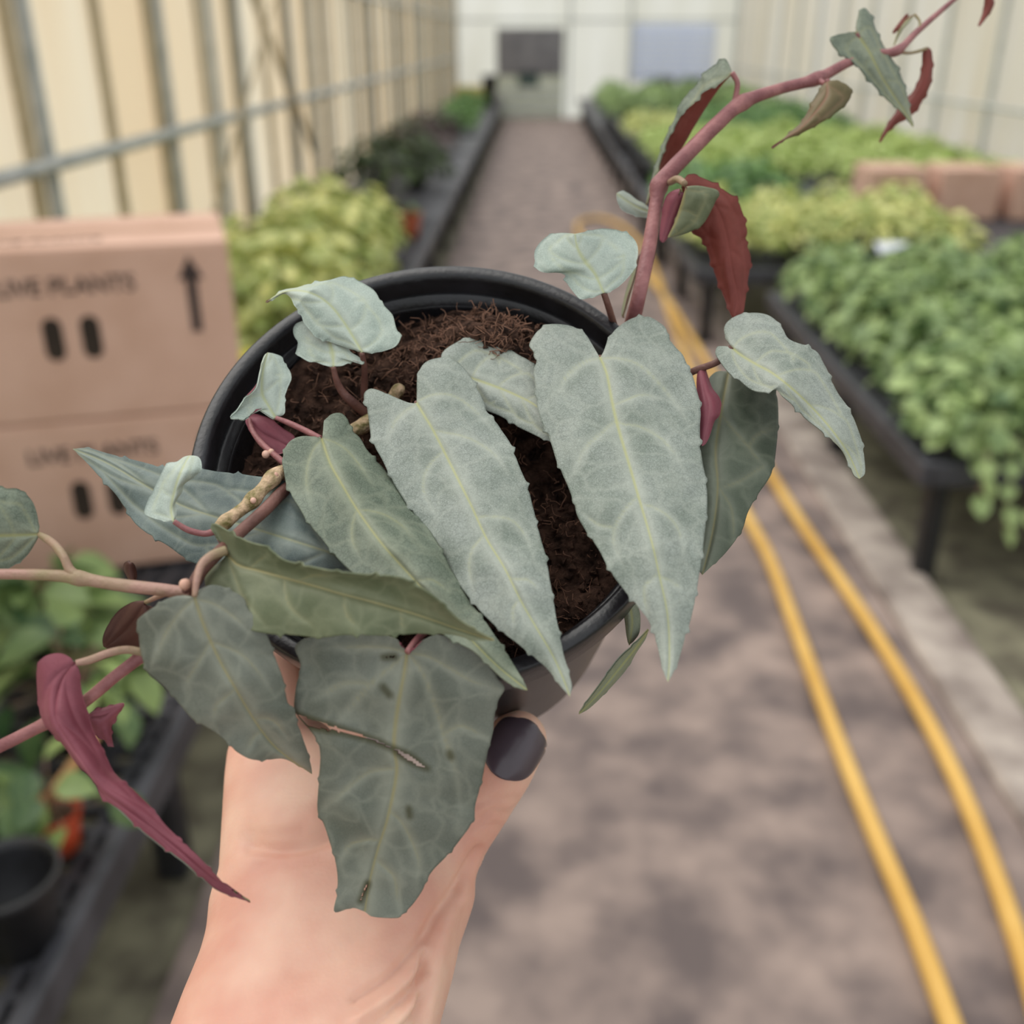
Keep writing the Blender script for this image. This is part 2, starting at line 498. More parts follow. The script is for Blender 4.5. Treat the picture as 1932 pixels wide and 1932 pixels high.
# left wall
def film_wall(name, x0, y0, x1, y1, z1, mat, label, seg=40):
    n = seg + 1
    xs = np.linspace(x0, x1, n); ys = np.linspace(y0, y1, n)
    dx, dy = x1 - x0, y1 - y0; l = math.hypot(dx, dy); nx, ny = -dy / l, dx / l
    V = []; Fc = []
    for off in (0.0, 0.012):
        for i in range(n):
            w = 0.006 * math.sin(i * 1.7)
            for z in (-0.02, z1):
                V.append((xs[i] + nx * (off + w), ys[i] + ny * (off + w), z))
    for i in range(n - 1):
        a = i * 2; Fc.append((a, a + 2, a + 3, a + 1))
        b = n * 2 + i * 2; Fc.append((b, b + 1, b + 3, b + 2))
        Fc.append((a + 1, a + 3, b + 3, b + 1)); Fc.append((a, b, b + 2, a + 2))
    return struct(name, MB().add(V[:n * 2], [(i * 2, i * 2 + 2, i * 2 + 3, i * 2 + 1) for i in range(n - 1)]), [mat], label=label)

wl = film_wall('wall_left', XL, YB, XL, YF, EAVE, 'film_left', 'beige translucent film wall with metal posts')
wr = film_wall('wall_right', XR, YB, XR, YF, EAVE, 'film_right', 'cream translucent film wall behind the right benches')
# gable wall: polygon up to the roof arc
def arc(z0=EAVE, rise=1.7, n=24):
    t = np.linspace(0, math.pi, n)
    return [(XL + (XR - XL) * (1 - math.cos(a)) / 2, z0 + rise * math.sin(a)) for a in t]
A_ = arc()
V = [(x, YF, z) for x, z in A_] + [(XR, YF, -0.02), (XL, YF, -0.02)]
wf = struct('wall_far', MB().add(V, [tuple(range(len(V)))]), ['film_far'], label='bright white film end wall')
V = [(x, y, z) for x, z in A_ for y in (YB, YF)]
ceil = struct('ceiling', MB().add(V, [(2 * i, 2 * i + 2, 2 * i + 3, 2 * i + 1) for i in range(len(A_) - 1)]), ['film_roof'], smooth=True, label='translucent arched roof film')

# posts along the side walls (galvanised tube, plus brown strips for timber and for shadow strips, shade put in as colour)
y0 = on_x(280, 70, XL)[1]
post_me = MB().box((0, 0, EAVE / 2), (0.035, 0.055, EAVE), bev=0.008).me('post', ['galv'])
strip_me = MB().box((0, 0, EAVE / 2), (0.02, 0.075, EAVE), bev=0.004).me('timber_shadow_strip', ['dark_post'])
SP = 0.62
for k in range(-9, 29):
    y = y0 + k * SP
    if y < YB + .1 or y > YF - .1: continue
    if k % 2 == 0:
        o = link('post', post_me, wl); o.location = (XL + 0.05, y, 0)
        o = link('timber_shadow_strip', strip_me, wl); o.location = (XL + 0.03, y - 0.075, 0)
    else:
        o = link('timber_shadow_strip', strip_me, wl); o.location = (XL + 0.03, y, 0)
        if k % 4 == 1:
            o = link('post', post_me, wl); o.location = (XL + 0.05, y + 0.10, 0)
    if k % 2 == 0:
        o = link('post', post_me, wr); o.location = (XR - 0.05, y, 0)
def rail(xp, pix, parent, r=0.022):
    z = on_x(*pix, xp)[2]
    return MB().tube([(xp, YB, z), (xp, YF, z)], r, 10).obj('rail', ['galv'], parent, True)
rail(XL + 0.085, (0, 338), wl, 0.024)
rail(XL + 0.085, (720, 2), wl, 0.02)
MB().tube([(XR - 0.08, YB, 0.95), (XR - 0.08, YF, 0.95)], 0.018, 8).obj('rail', ['galv'], wr, True)
a = on_x(468, -30, XL + 0.13); b = on_x(592, 285, XL + 0.13)
MB().tube([a + (a - b) * 0.35, b], 0.022, 8).obj('brace', ['dark_post'], wl, True)
a = on_x(500, 60, XL + 0.16); b = on_x(405, 400, XL + 0.16)
MB().tube([a + (a - b) * 0.2, b], 0.012, 8).obj('brace', ['dark_post'], wl, True)
# hoops carrying the roof
hp = cr([(x, 0, z) for x, z in arc(EAVE - 0.02, 1.68, 14)], 26)
hoop_me = MB().tube(hp, 0.022, 8).me('hoop', ['galv'], True)
for k in range(-4, 15):
    y = y0 + k * SP * 2
    if YB < y < YF:
        o = link('hoop', hoop_me, ceil); o.location = (0, y, 0)

# far wall: uprights and rails of the gable, then its door and louvred vent
def far_rect(x0, y0_, x1, y1_, Y):
    p = on_y(x0, y0_, Y); q = on_y(x1, y1_, Y)
    return p[0], q[0], min(p[2], q[2]), max(p[2], q[2])
for px in (862, 1075, 1190, 1390):
    x = on_y(px, 60, YF)[0]
    MB().box((x, YF - 0.04, 1.3), (0.05, 0.05, 2.6), bev=0.006).obj('post', ['galv'], wf)
z = on_y(1200, 38, YF)[2]
MB().box(((XL + XR) / 2, YF - 0.05, z), (XR - XL, 0.03, 0.04)).obj('rail', ['galv'], wf)
Yd = YF - 0.12
x0, x1, _, z1 = far_rect(936, 52, 1062, 222, Yd)
zmid = on_y(1000, 142, Yd)[2]
door = MB().box(((x0 + x1) / 2, Yd, (z1) / 2), (x1 - x0, 0.05, z1), bev=0.01).obj('door_1', ['door_pale'])
door['kind'] = 'structure'; door['label'] = 'far door, grey upper half and pale lower half'
MB().box(((x0 + x1) / 2, Yd - 0.035, (zmid + z1) / 2), (x1 - x0 - 0.02, 0.03, z1 - zmid - 0.02), bev=0.008).obj('upper_panel', ['door_grey'], door)
a = far_rect(978, 135, 1016, 163, Yd)
MB().box(((a[0] + a[1]) / 2, Yd - 0.035, (a[2] + a[3]) / 2), (a[1] - a[0], 0.03, a[3] - a[2]), bev=0.006).obj('pane', ['door_dark'], door)
MB().box((x1 - 0.1, Yd - 0.06, 0.85), (0.03, 0.06, 0.16), bev=0.01).obj('handle', ['galv'], door)
for s in (0.12, 0.36, 0.60):
    MB().box(((x0 + x1) / 2, Yd - 0.032, zmid * s + 0.03), (x1 - x0 - 0.08, 0.014, 0.03), bev=0.004).obj('rail', ['louvre'], door)
Yw = YF - 0.1
a = far_rect(1198, 48, 1342, 150, Yw)
wcx, wcz, ww_, wh_ = (a[0] + a[1]) / 2, (a[2] + a[3]) / 2, a[1] - a[0], a[3] - a[2]
win = MB().box((wcx, Yw, a[2]), (ww_, 0.06, 0.04)).box((wcx, Yw, a[3]), (ww_, 0.06, 0.04)).box((a[0], Yw, wcz), (0.04, 0.06, wh_)).box((a[1], Yw, wcz), (0.04, 0.06, wh_)).obj('window_1', ['louvre'])
win['kind'] = 'structure'; win['label'] = 'white louvred vent shutter in the end wall'
nsl = 9
sl = MB().box((0, 0, 0), (a[1] - a[0] - 0.04, 0.012, 0.10), rot=np.array(Matrix.Rotation(-0.6, 3, 'X')), bev=0.003).me('slat', ['louvre'])
for i in range(nsl):
    o = link('slat', sl, win); o.location = ((a[0] + a[1]) / 2, Yw - 0.05, a[2] + (i + .5) * (a[3] - a[2]) / nsl)

# ------------------------------------------------------------------ benches
def make_bench(name, x0, x1, y0, y1, label, group, lattice=True, step=0.05):
    L_, Wd = y1 - y0, x1 - x0
    r = empty(name, ((x0 + x1) / 2, (y0 + y1) / 2, 0))
    tag(r, label, 'bench', group)
    m = MB()
    for s in (-1, 1):
        m.box((s * (Wd / 2 - 0.015), 0, HB - 0.03), (0.03, L_, 0.075), bev=0.006)
        m.box((0, s * (L_ / 2 - 0.015), HB - 0.03), (Wd - 0.06, 0.03, 0.075), bev=0.006)
    m.obj('frame', ['bench_plastic'], r)
    if lattice:
        m = MB()
        n = int(Wd / step)
        for i in range(1, n):
            m.box((-Wd / 2 + i * Wd / n, 0, HB - 0.012), (0.014, L_ - 0.06, 0.02))
        n = int(L_ / step)
        for i in range(1, n):
            m.box((0, -L_ / 2 + i * L_ / n, HB - 0.013), (Wd - 0.06, 0.014, 0.02))
        tag(m.obj('grid_top', ['bench_plastic'], r), kind='stuff')
    else:
        MB().box((0, 0, HB - 0.012), (Wd - 0.06, L_ - 0.06, 0.02)).obj('top', ['bench_plastic'], r)
    lg = MB().box((0, 0, (HB - 0.06) / 2 - 0.005), (0.06, 0.06, HB - 0.06 + 0.01), bev=0.01).me('leg', ['black_plastic'])
    for sx in (-1, 1):
        for sy in (-1, 0, 1):
            o = link('leg', lg, r)
            o.location = (sx * (Wd / 2 - 0.09), sy * (L_ / 2 - 0.09), 0)
    return r
BXL = (-1.52, -0.61)
make_bench('grid_bench', *BXL, 0.45, 2.62, 'charcoal plastic grid bench carrying the cardboard cartons', None)
yy = 2.66
for k in range(9):
    make_bench('grid_bench', *BXL, yy, yy + 2.12, 'charcoal plastic grid bench in the row along the beige wall', 'benches along the beige wall', lattice=k < 2)
    yy += 2.16
c = on_z(1742, 880, HB)
make_bench('grid_bench', c[0], c[0] + 1.75, c[1], c[1] + 2.15, 'charcoal grid bench with trailing green plants beside the yellow hose', None)
yy = 5.35
for k in range(7):
    make_bench('grid_bench', 0.84, 2.35, yy, yy + 2.25, 'charcoal plastic bench in the row along the path, opposite the beige wall', 'benches right of the path', lattice=k < 1)
    make_bench('grid_bench', 2.42, 3.85, yy, yy + 2.25, 'charcoal plastic bench against the cream wall', 'benches along the cream wall', lattice=False)
    yy += 2.32
BR1 = (c[0], c[1])

# ------------------------------------------------------------------ cartons
def text_me(body, size):
    cu = bpy.data.curves.new('t', 'FONT')
    cu.body = body; cu.size = size; cu.align_x = 'CENTER'; cu.align_y = 'CENTER'
    cu.extrude = 0.0006; cu.offset = size * 0.02; cu.resolution_u = 3
    o = bpy.data.objects.new('t', cu); COL.objects.link(o)
    bpy.context.view_layer.update()
    me = bpy.data.meshes.new_from_object(o.evaluated_get(bpy.context.evaluated_depsgraph_get()))
    bpy.data.objects.remove(o); bpy.data.curves.remove(cu)
    me.name = 'lettering'
    me.materials.clear(); me.materials.append(MT['ink'])
    return me
TXT = text_me('LIVE PLANTS', 0.047)
TXT2 = text_me('LIVE PLANTS', 0.04)

def carton(name, loc, rz, w, d, h, label, group=None, printed=True, tape=True):
    r = empty(name, loc, rz); tag(r, label, 'box', group)
    m = MB(); m.box((0, 0, h / 2), (w, d, h), bev=0.004)
    body = m.obj('body', ['card'], r)
    # closed top flaps, a seam between them
    for s in (-1, 1):
        MB().box((0, s * d / 4, h + 0.002), (w - 0.006, d / 2 - 0.004, 0.004), bev=0.001).obj('flap', ['card'], r)
    MB().box((0, 0, h + 0.005), (w - 0.01, 0.05, 0.001)).obj('tape', ['card_tape'], r)
    if printed:
        t = link('lettering', TXT, r); t.location = (-0.012, -d / 2 - 0.0006, h * 0.80); t.rotation_euler = (math.pi / 2, 0, 0)
        t = link('lettering', TXT2, r); t.location = (-0.05, -d * 0.26, h + 0.0045)
        am = MB()
        am.add([(-0.011, 0, -0.075), (0.011, 0, -0.075), (0.011, 0, 0.04), (-0.011, 0, 0.04)], [(0, 1, 2, 3)])
        am.add([(-0.026, 0, 0.035), (0.026, 0, 0.035), (0, 0, 0.085)], [(0, 1, 2)])
        for sx in (0.230, -0.27):
            o = am.obj('arrow_mark', ['ink'], r); o.location = (sx, -d / 2 - 0.0012, h * 0.70)
        for sx in (-0.052, 0.020):
            pts = [(0.019 * math.cos(t), 0, 0.026 + 0.019 * math.sin(t)) for t in np.linspace(0, math.pi, 8)] + \
                  [(0.019 * math.cos(t), 0, -0.026 + 0.019 * math.sin(t)) for t in np.linspace(math.pi, 2 * math.pi, 8)]
            mm = MB()
            n = len(pts)
            Vv = [(p[0], -0.001, p[2]) for p in pts] + [(p[0] * .9, 0.0, p[2] * .95) for p in pts]
            mm.add(Vv, [(i, (i + 1) % n, n + (i + 1) % n, n + i) for i in range(n)] + [tuple(range(n, 2 * n))])
            o = mm.obj('vent_slot', ['slot_shade'], r); o.location = (sx, -d / 2 - 0.0006, h * 0.50)  # no opening cut: a dark plate paints the shade inside the slot
    return r
ang = math.radians(18)
cw, cd, ch = 0.62, 0.40, 0.35
corner = Vector((-0.635, 2.13, 0))
dirx = Vector((math.cos(ang), math.sin(ang), 0)); diry = Vector((-math.sin(ang), math.cos(ang), 0))
cc = corner - dirx * cw / 2 + diry * cd / 2
carton('carton', (cc.x, cc.y, HB + 0.0082), ang, cw, cd, ch, 'brown cardboard carton on the bench underneath another carton', None)
carton('carton', (cc.x + 0.004, cc.y + 0.003, HB + 0.0152 + ch), ang, cw, cd, ch, 'brown LIVE PLANTS carton on top of another carton, arrow on its front', None)
cb = on_z(1690, 418, HB)
for i, lb in enumerate(('brown carton standing behind the yellow plants, first from the path',
                        'brown carton in the middle of the three behind the yellow plants',
                        'brown carton behind the yellow plants, nearest the cream wall')):
    carton('carton', (cb.x + i * 0.47, cb.y + 0.25 - 0.01 * i, HB + 0.0082), -0.03, 0.37, 0.42, 0.31, lb, None, printed=False)

# ------------------------------------------------------------------ hose on the path
h1 = [(1830, 2050), (1793, 1932), (1722, 1740), (1645, 1560), (1573, 1380), (1503, 1190), (1450, 1050), (1400, 955), (1345, 815), (1300, 690), (1262, 585), (1240, 520), (1215, 470), (1180, 432), (1135, 412), (1095, 418), (1092, 440), (1130, 462), (1180, 490), (1225, 525), (1262, 570), (1330, 680), (1392, 790), (1452, 892), (1520, 1000), (1605, 1125), (1700, 1275), (1785, 1430), (1858, 1600), (1925, 1790), (1975, 1960), (2010, 2080)]
hp = np.array([on_z(x, y, 0.024) for x, y in h1])
hp = cr(hp, 160)
tag(MB().tube(hp, 0.0195, 10).obj('garden_hose', ['hose'], None, True), 'yellow hose running along the path and doubling back', 'hose')

# ------------------------------------------------------------------ background potted plants
def leaf_patch(l, w, curl=0.25, n=4):
    V = []; Fc = []
    for i in range(n + 1):
        t = i / n
        hw = w * 0.5 * (math.sin(math.pi * min(1, t * 0.92 + 0.10)) ** 0.75) if 0 < t < 1 else (0.12 * w if t == 0 else 0.0)
        z = -curl * l * t * t
        V += [(-hw, t * l, z + hw * 0.35), (0, t * l, z), (hw, t * l, z + hw * 0.35)]
    for i in range(n):
        a = i * 3
        Fc += [(a, a + 1, a + 4, a + 3), (a + 1, a + 2, a + 5, a + 4)]
    return np.array(V), Fc

def plant_leaves(rg, n, rad, hgt, l, w, droop=0.0):
    """positions + rotations of leaves of a bushy plant, base at pot rim"""
    T = []
    for i in range(n):
        a = rg.uniform(0, 2 * math.pi)
        q = math.sqrt(rg.random())
        rr = rad * q
        zz = hgt * (1 - 0.75 * q * q) * rg.uniform(0.45, 1.05) - droop * q * q * rg.random()
        s = rg.uniform(0.7, 1.2)
        pitch = rg.uniform(-0.5, 0.55) - 0.5 * q
        M = Matrix.Translation((rr * math.cos(a), rr * math.sin(a), zz)) @ Matrix.Rotation(a - math.pi / 2 + rg.uniform(-0.9, 0.9), 4, 'Z') @ Matrix.Rotation(pitch, 4, 'X') @ Matrix.Rotation(rg.uniform(-0.6, 0.6), 4, 'Y') @ Matrix.Scale(s, 4)
        T.append(M)
    return T

def set_tint(me, vals):
    at = me.attributes.new('tint', 'FLOAT', 'POINT')
    at.data.foreach_set('value', np.asarray(vals, np.float32))

def foliage_me(seed, n, rad, hgt, l, w, mat, droop=0.0, stems=6):
    rg = random.Random(seed)
    mb = MB(); tint = []
    for M in plant_leaves(rg, n, rad, hgt, l, w, droop):
        V, Fc = leaf_patch(l, w, rg.uniform(0.05, 0.4))
        Mn = np.array(M)
        mb.add(V @ Mn[:3, :3].T + Mn[:3, 3], Fc)
        tint += [rg.random()] * len(V)
    for i in range(stems):
        a = rg.uniform(0, 6.28); rr = rad * rg.uniform(0.2, 0.8)
        V, Fc = tube_vf(cr([(0, 0, -0.02), (rr * .4 * math.cos(a), rr * .4 * math.sin(a), hgt * .5), (rr * math.cos(a), rr * math.sin(a), hgt * .6)], 6), 0.003, 5)
        mb.add(V, Fc); tint += [0.0] * len(V)
    me = mb.me('foliage', [mat], True)
    set_tint(me, tint)
    return me

def pot_me(r, h, mat):
    return MB().lathe([(r * .74, 0), (r * .95, h * .86), (r * .95, h * .86), (r * 1.04, h * .86), (r * 1.06, h), (r * .98, h), (r * .94, h * .88), (r * .92, h * .85)], 20, close=False).me('pot', [mat], True)
def soil_me(r, h):
    return MB().lathe([(r * .9, h * .80), (r * .9, h * .84), (r * .45, h * .88), (r * .05, h * .89)], 16).me('soil', ['potsoil'], True)

KIND = {}
def kind(key, mat, potr, poth, n, rad, hgt, l, w, droop=0.0, potm='black_plastic', nvar=3, seed=0):
    KIND[key] = dict(pot=pot_me(potr, poth, potm), soil=soil_me(potr, poth), h=poth,
                     fol=[foliage_me(seed * 10 + i + 1, n, rad, hgt, l, w, mat, droop) for i in range(nvar)])
kind('trail', 'fg_green', .075, .12, 210, .20, .19, .070, .058, .12, seed=1)
kind('tall', 'fg_yel', .08, .13, 260, .19, .30, .085, .06, .08, seed=12)
kind('yellow', 'fg_yel', .07, .11, 150, .17, .15, .065, .045, .05, seed=2)
kind('lime', 'fg_lime', .07, .11, 150, .20, .17, .075, .055, .05, seed=3)
kind('mid', 'fg_mid', .075, .12, 150, .22, .18, .075, .055, .06, seed=4)
kind('dark', 'fg_dark', .08, .13, 150, .24, .26, .08, .05, .06, seed=5)
kind('bright', 'fg_bright', .07, .11, 90, .15, .13, .075, .06, .06, seed=6)
kind('vari', 'fg_vari', .06, .10, 45, .15, .12, .085, .062, .05, seed=7)
kind('red', 'fg_red', .08, .12, 90, .22, .25, .10, .035, .05, seed=8)
kind('terra', 'fg_mid', .085, .15, 16, .07, .06, .05, .035, .0, potm='terra', seed=9)
kind('orange', 'fg_vari', .05, .09, 26, .10, .09, .075, .055, .03, potm='orange', seed=10)
kcount = {}
def potted(key, x, y, label, group, name, sc_=1.0, z=None):
    K = KIND[key]
    i = kcount.get(key, 0); kcount[key] = i + 1
    r = empty(name, (x, y, (HB + 0.0005) if z is None else z), rnd.uniform(0, 6.28))
    r.scale = (sc_, sc_, sc_)
    tag(r, label, 'plant', group)
    link('pot', K['pot'], r); link('soil', K['soil'], r)
    f = link('foliage', K['fol'][i % len(K['fol'])], r); f.location = (0, 0, K['h'] * .9)
    f['kind'] = 'stuff'
    return r

def grid_plants(key, x0, x1, y0, y1, nx, ny, label, group, name, sc_=1.0, jit=0.03):
    for i in range(nx):
        for j in range(ny):
            x = x0 + (x1 - x0) * ((i + .5) / nx) + rnd.uniform(-jit, jit)
            y = y0 + (y1 - y0) * ((j + .5) / ny) + rnd.uniform(-jit, jit)
            potted(key, x, y, label, group, name, sc_ * rnd.uniform(.92, 1.1))

# right bench beside the hose: trailing green plants
grid_plants('trail', BR1[0] + 0.04, BR1[0] + 1.72, BR1[1] + 0.12, BR1[1] + 2.12, 4, 5, 'bushy fresh green trailing plant on the bench by the yellow hose', 'trailing green plants by the hose', 'trailing_plant', 1.0)
# yellow block in front of the right cartons
grid_plants('yellow', 0.86, 2.35, 5.38, 6.65, 4, 3, 'yellow green bushy plant in front of the three brown cartons', 'yellow plants before the cartons', 'yellow_plant', 1.15)
grid_plants('mid', 0.9, 1.75, 6.85, 8.4, 2, 3, 'mid green potted plant on the path bench behind the yellow plants', 'green plants behind the yellow ones', 'potted_plant', 1.05)
grid_plants('lime', 2.45, 3.72, 7.7, 12.0, 3, 8, 'pale lime leafy plant along the cream wall', 'lime plants by the cream wall', 'lime_plant', 1.05)
grid_plants('lime', 1.1, 2.35, 8.6, 11.8, 3, 6, 'pale lime leafy plant on the bench beside the path', 'lime plants beside the path', 'lime_plant', 1.0)
grid_plants('yellow', 1.1, 1.75, 12.0, 13.4, 2, 3, 'yellow green plant on the path bench beyond the lime plants', 'yellow plants far along the path', 'yellow_plant', 1.25)
grid_plants('mid', 1.85, 3.75, 12.2, 15.5, 3, 5, 'mid green plant massed on the far right benches', 'green plants on the far right benches', 'potted_plant', 1.2)
grid_plants('trail', 1.05, 3.7, 15.8, 20.2, 4, 6, 'fresh green plant close to the white end wall', 'green plants near the end wall', 'potted_plant', 1.3)
for i, px in enumerate((1250, 1308, 1366)):
    p = on_y(px, 140, 20.9)
    potted('dark', p[0], 20.9, 'tall dark potted shrub in front of the louvred vent', 'dark shrubs by the vent', 'potted_shrub', 1.25)
# empty nursery pots standing along the bench edge beside the path
npot = MB().lathe([(.058, 0), (.072, .12), (.078, .12), (.080, .14), (.074, .14), (.070, .12), (.055, .015)], 16).me('nursery_pot', ['black_plastic'], True)
for k in range(14):
    o = link('nursery_pot', npot); o.location = (0.95 + rnd.uniform(-.02, .02), 8.75 + k * 0.42, HB + 0.0005)
    tag(o, 'empty black nursery pot in the row along the path edge', 'pot', 'black pots along the path edge')
# left row
grid_plants('tall', -1.28, -0.74, 3.25, 5.75, 2, 6, 'tall yellow green bushy plant behind the cartons along the beige wall', 'yellow plants behind the cartons', 'yellow_plant', 1.0)
potted('bright', -0.80, 2.95, 'bright yellow leafy plant right behind the stacked cartons', None, 'yellow_plant', 1.0)
p = on_z(768, 452, HB)
potted('terra', p[0], p[1] + 0.05, 'terracotta pot with sparse green plant at the bench edge', None, 'terracotta_pot_plant', 1.0)
for k in range(6):
    o = link('nursery_pot', npot); o.location = (-1.30 + 0.2 * (k % 3), 6.35 + 0.35 * (k // 3), HB + 0.0005)
    tag(o, 'empty black nursery pot between the yellow and the dark plants', 'pot', 'black pots along the beige wall')
for x, y, sz in ((-1.14, 7.75, 1.25), (-0.93, 8.45, 1.1), (-1.12, 9.42, 1.2)):
    potted('dark', x, y, 'dense dark green plant on the bench along the beige wall', 'dark plants along the beige wall', 'dark_plant', sz)
for y in (10.4, 11.2, 12.0):
    potted('red', -1.12, y, 'dark red spiky plant beyond the dark green ones', 'dark red plants along the beige wall', 'red_plant', 1.2)
grid_plants('mid', -1.1, -1.0, 13.2, 18.2, 1, 6, 'mid green plant far along the beige wall', 'green plants far along the beige wall', 'potted_plant', 1.15)
# things at the far end of the left bench
r = empty('plastic_crate', (on_y(890, 190, 19.8)[0], 19.8, HB + 0.009)); tag(r, 'yellow plastic crate at the far end of the left bench', 'crate')
MT['crate'] = noise_mat('yellow_crate_plastic', srgb(206, 186, 110), srgb(220, 202, 130), 6, 0.5)
MB().box((0, 0, .01), (.55, .38, .02), bev=.004).obj('base', ['crate'], r)
for sy in (-1, 1):
    for q in range(4):
        MB().box((0, sy * .18, .055 + q * .07), (.55, .015, .055), bev=.004).obj('slat', ['crate'], r)
for sx in (-1, 1):
    MB().box((sx * .267, 0, .15), (.016, .38, .28), bev=.004).obj('side_panel', ['crate'], r)
o = MB().lathe([(.09, 0), (.13, .46), (.14, .46), (.14, .50), (.125, .50), (.12, .46), (.085, .02)], 20).obj('tall_bin', ['black_plastic'], None, True)
o.location = (on_y(926, 160, 18.9)[0] - 0.02, 18.9, HB + 0.009); tag(o, 'tall black bin beside the yellow crate near the far door', 'bin')
# near left bench
LEAFV = {}
for sd in range(8):
    V_, F_ = leaf_patch(.085, .064, 0.05 + 0.045 * sd)
    me_ = mesh('leaf', V_, F_, ['fg_vari'], smooth=True); set_tint(me_, [((sd * 0.37) % 1.0)] * len(V_)); LEAFV[sd] = me_
def leafy(x, y, seed, label, group, name, potkey, n=34, sc_=1.0):
    """a near plant whose leaves are parts of their own, each on a thin stalk"""
    rg_ = random.Random(seed); K = KIND[potkey]
    r = empty(name, (x, y, HB + 0.0005), rg_.uniform(0, 6.28)); r.scale = (sc_,) * 3
    tag(r, label, 'plant', group)
    link('pot', K['pot'], r); link('soil', K['soil'], r)
    m = MB()
    for M_ in plant_leaves(rg_, n, .105, .13, .085, .064, .04):
        o = link('leaf', LEAFV[rg_.randrange(8)], r)
        o.matrix_local = Matrix.Translation((0, 0, K['h'] * .9)) @ M_
        q = M_.translation
        m.tube(cr([(0, 0, K['h'] * .85), (q.x * .4, q.y * .4, K['h'] * .9 + q.z * .7), (q.x, q.y, q.z + K['h'] * .9)], 5), 0.0016, 4)
    st = m.obj('stalks', ['stem_green'], r); st['kind'] = 'stuff'
    return r
NL = [(-1.18, 1.58), (-0.90, 1.66), (-1.34, 1.30), (-1.04, 1.32), (-0.77, 1.42), (-1.20, 1.04), (-0.88, 1.12)]
for k, (x, y) in enumerate(NL):
    leafy(x, y, 40 + k, 'small variegated green plant in front of the stacked cartons', 'variegated plants before the cartons', 'variegated_plant', 'vari', 40)
leafy(-0.70, 1.165, 60, 'small plant in an orange pot at the bench edge', None, 'orange_pot_plant', 'orange', 14, 0.8)
LEAFG = {}
for sd in range(5):
    V_, F_ = leaf_patch(.062, .054, 0.08 + 0.06 * sd)
    me_ = mesh('leaf', V_, F_, ['fg_green'], smooth=True); set_tint(me_, [0.55 + 0.1 * sd] * len(V_)); LEAFG[sd] = me_
tp = potted('trail', BR1[0] + 0.20, BR1[1] + 0.16, 'green plant with shoots trailing over the end of the bench by the hose', None, 'trailing_plant', 0.9)
tpi = tp.matrix_basis.inverted() if False else (Matrix.Translation(tp.location) @ Matrix.Rotation(tp.rotation_euler.z, 4, 'Z') @ Matrix.Scale(0.9, 4)).inverted()
for q, (sx_, drop) in enumerate(((0.02, .16), (0.07, .10), (-0.04, .06))):
    p0 = Vector((tp.location.x, tp.location.y, HB + .11)); p1 = Vector((tp.location.x + sx_, BR1[1] - .02, HB + .06)); p2 = Vector((tp.location.x + sx_ * 1.4, BR1[1] - .06, HB - drop * .5)); p3 = Vector((tp.location.x + sx_ * 1.6, BR1[1] - .07, HB - drop))
    pts = cr([p0, p1, p2, p3], 20)
    o = MB().tube([tpi @ Vector(v) for v in pts], 0.0025, 5).obj('shoot', ['stem_green'], tp, True)
    for w_, k in enumerate((10, 13, 16, 19)):
        M_ = Matrix.Translation(Vector(pts[k])) @ Matrix.Rotation(math.pi + rnd.uniform(-1.2, 1.2), 4, 'Z') @ Matrix.Rotation(-0.75, 4, 'X') @ Matrix.Scale(rnd.uniform(.85, 1.1), 4)
        lf = link('leaf', LEAFG[(q + w_) % 5], tp); lf.matrix_local = tpi @ M_
# empty black pots near the bench corner
for i, (px, py) in enumerate(((40, 1770), (-60, 1640))):
    p = on_z(px, py, HB)
    o = MB().lathe([(.050, 0), (.062, .10), (.068, .10), (.070, .115), (.064, .115), (.060, .10), (.048, .012)], 24).obj('empty_pot', ['black_plastic'], None, True)
    o.location = (p[0], p[1], HB + 0.0005)
    tag(o, 'empty black plastic pot on the bench near the variegated plants', 'pot', 'empty black pots on the near bench')
a = on_z(25, 1600, HB + 0.03); b = on_z(180, 1385, HB + 0.16)
b = Vector((b.x, b.y, b.z))
tag(MB().tube([a, b], 0.008, 8).obj('bamboo_stake', ['stake'], None, True), 'slanting tan bamboo stake among the variegated plants', 'stake')
p = on_z(1685, 480, HB + 0.16)
o = MB().box((0, 0, 0), (0.16, 0.10, 0.004), rot=np.array(Matrix.Rotation(0.35, 3, 'X')), bev=0.001).obj('plant_label', ['tag_white'])
o.location = (p[0], p[1], p[2] + 0.03); tag(o, 'white plastic label card lying between yellow and green plants', 'label')

# ------------------------------------------------------------------ the potted vine in the hand
SCL = 0.060 / 0.062
PC = np.array([-0.01922129, 0.01506328, -0.25696981]) * SCL
PN = np.array([-0.04026604, 0.56069885, 1.0]); PN /= np.linalg.norm(PN)
PEX = np.cross([0, 1, 0], PN); PEX /= np.linalg.norm(PEX)
PEY = np.cross(PN, PEX)
PR = 0.060
def plane_z(x, y):
    x = np.asarray(x, float); y = np.asarray(y, float)
    dn = (x - 966) / F * PN[0] - (y - 966) / F * PN[1] - PN[2]
    return (PC @ PN) / dn

base_w = W(PC - PN * 0.085)[0]
vine = empty('potted_vine', tuple(base_w))
tag(vine, 'silvery leaved vine in a black plastic pot held up in the hand', 'potted plant')
IV = Matrix.Translation(-Vector(base_w))
def vlink(name, me, smooth=True):
    me.transform(IV)
    return link(name, me, vine)

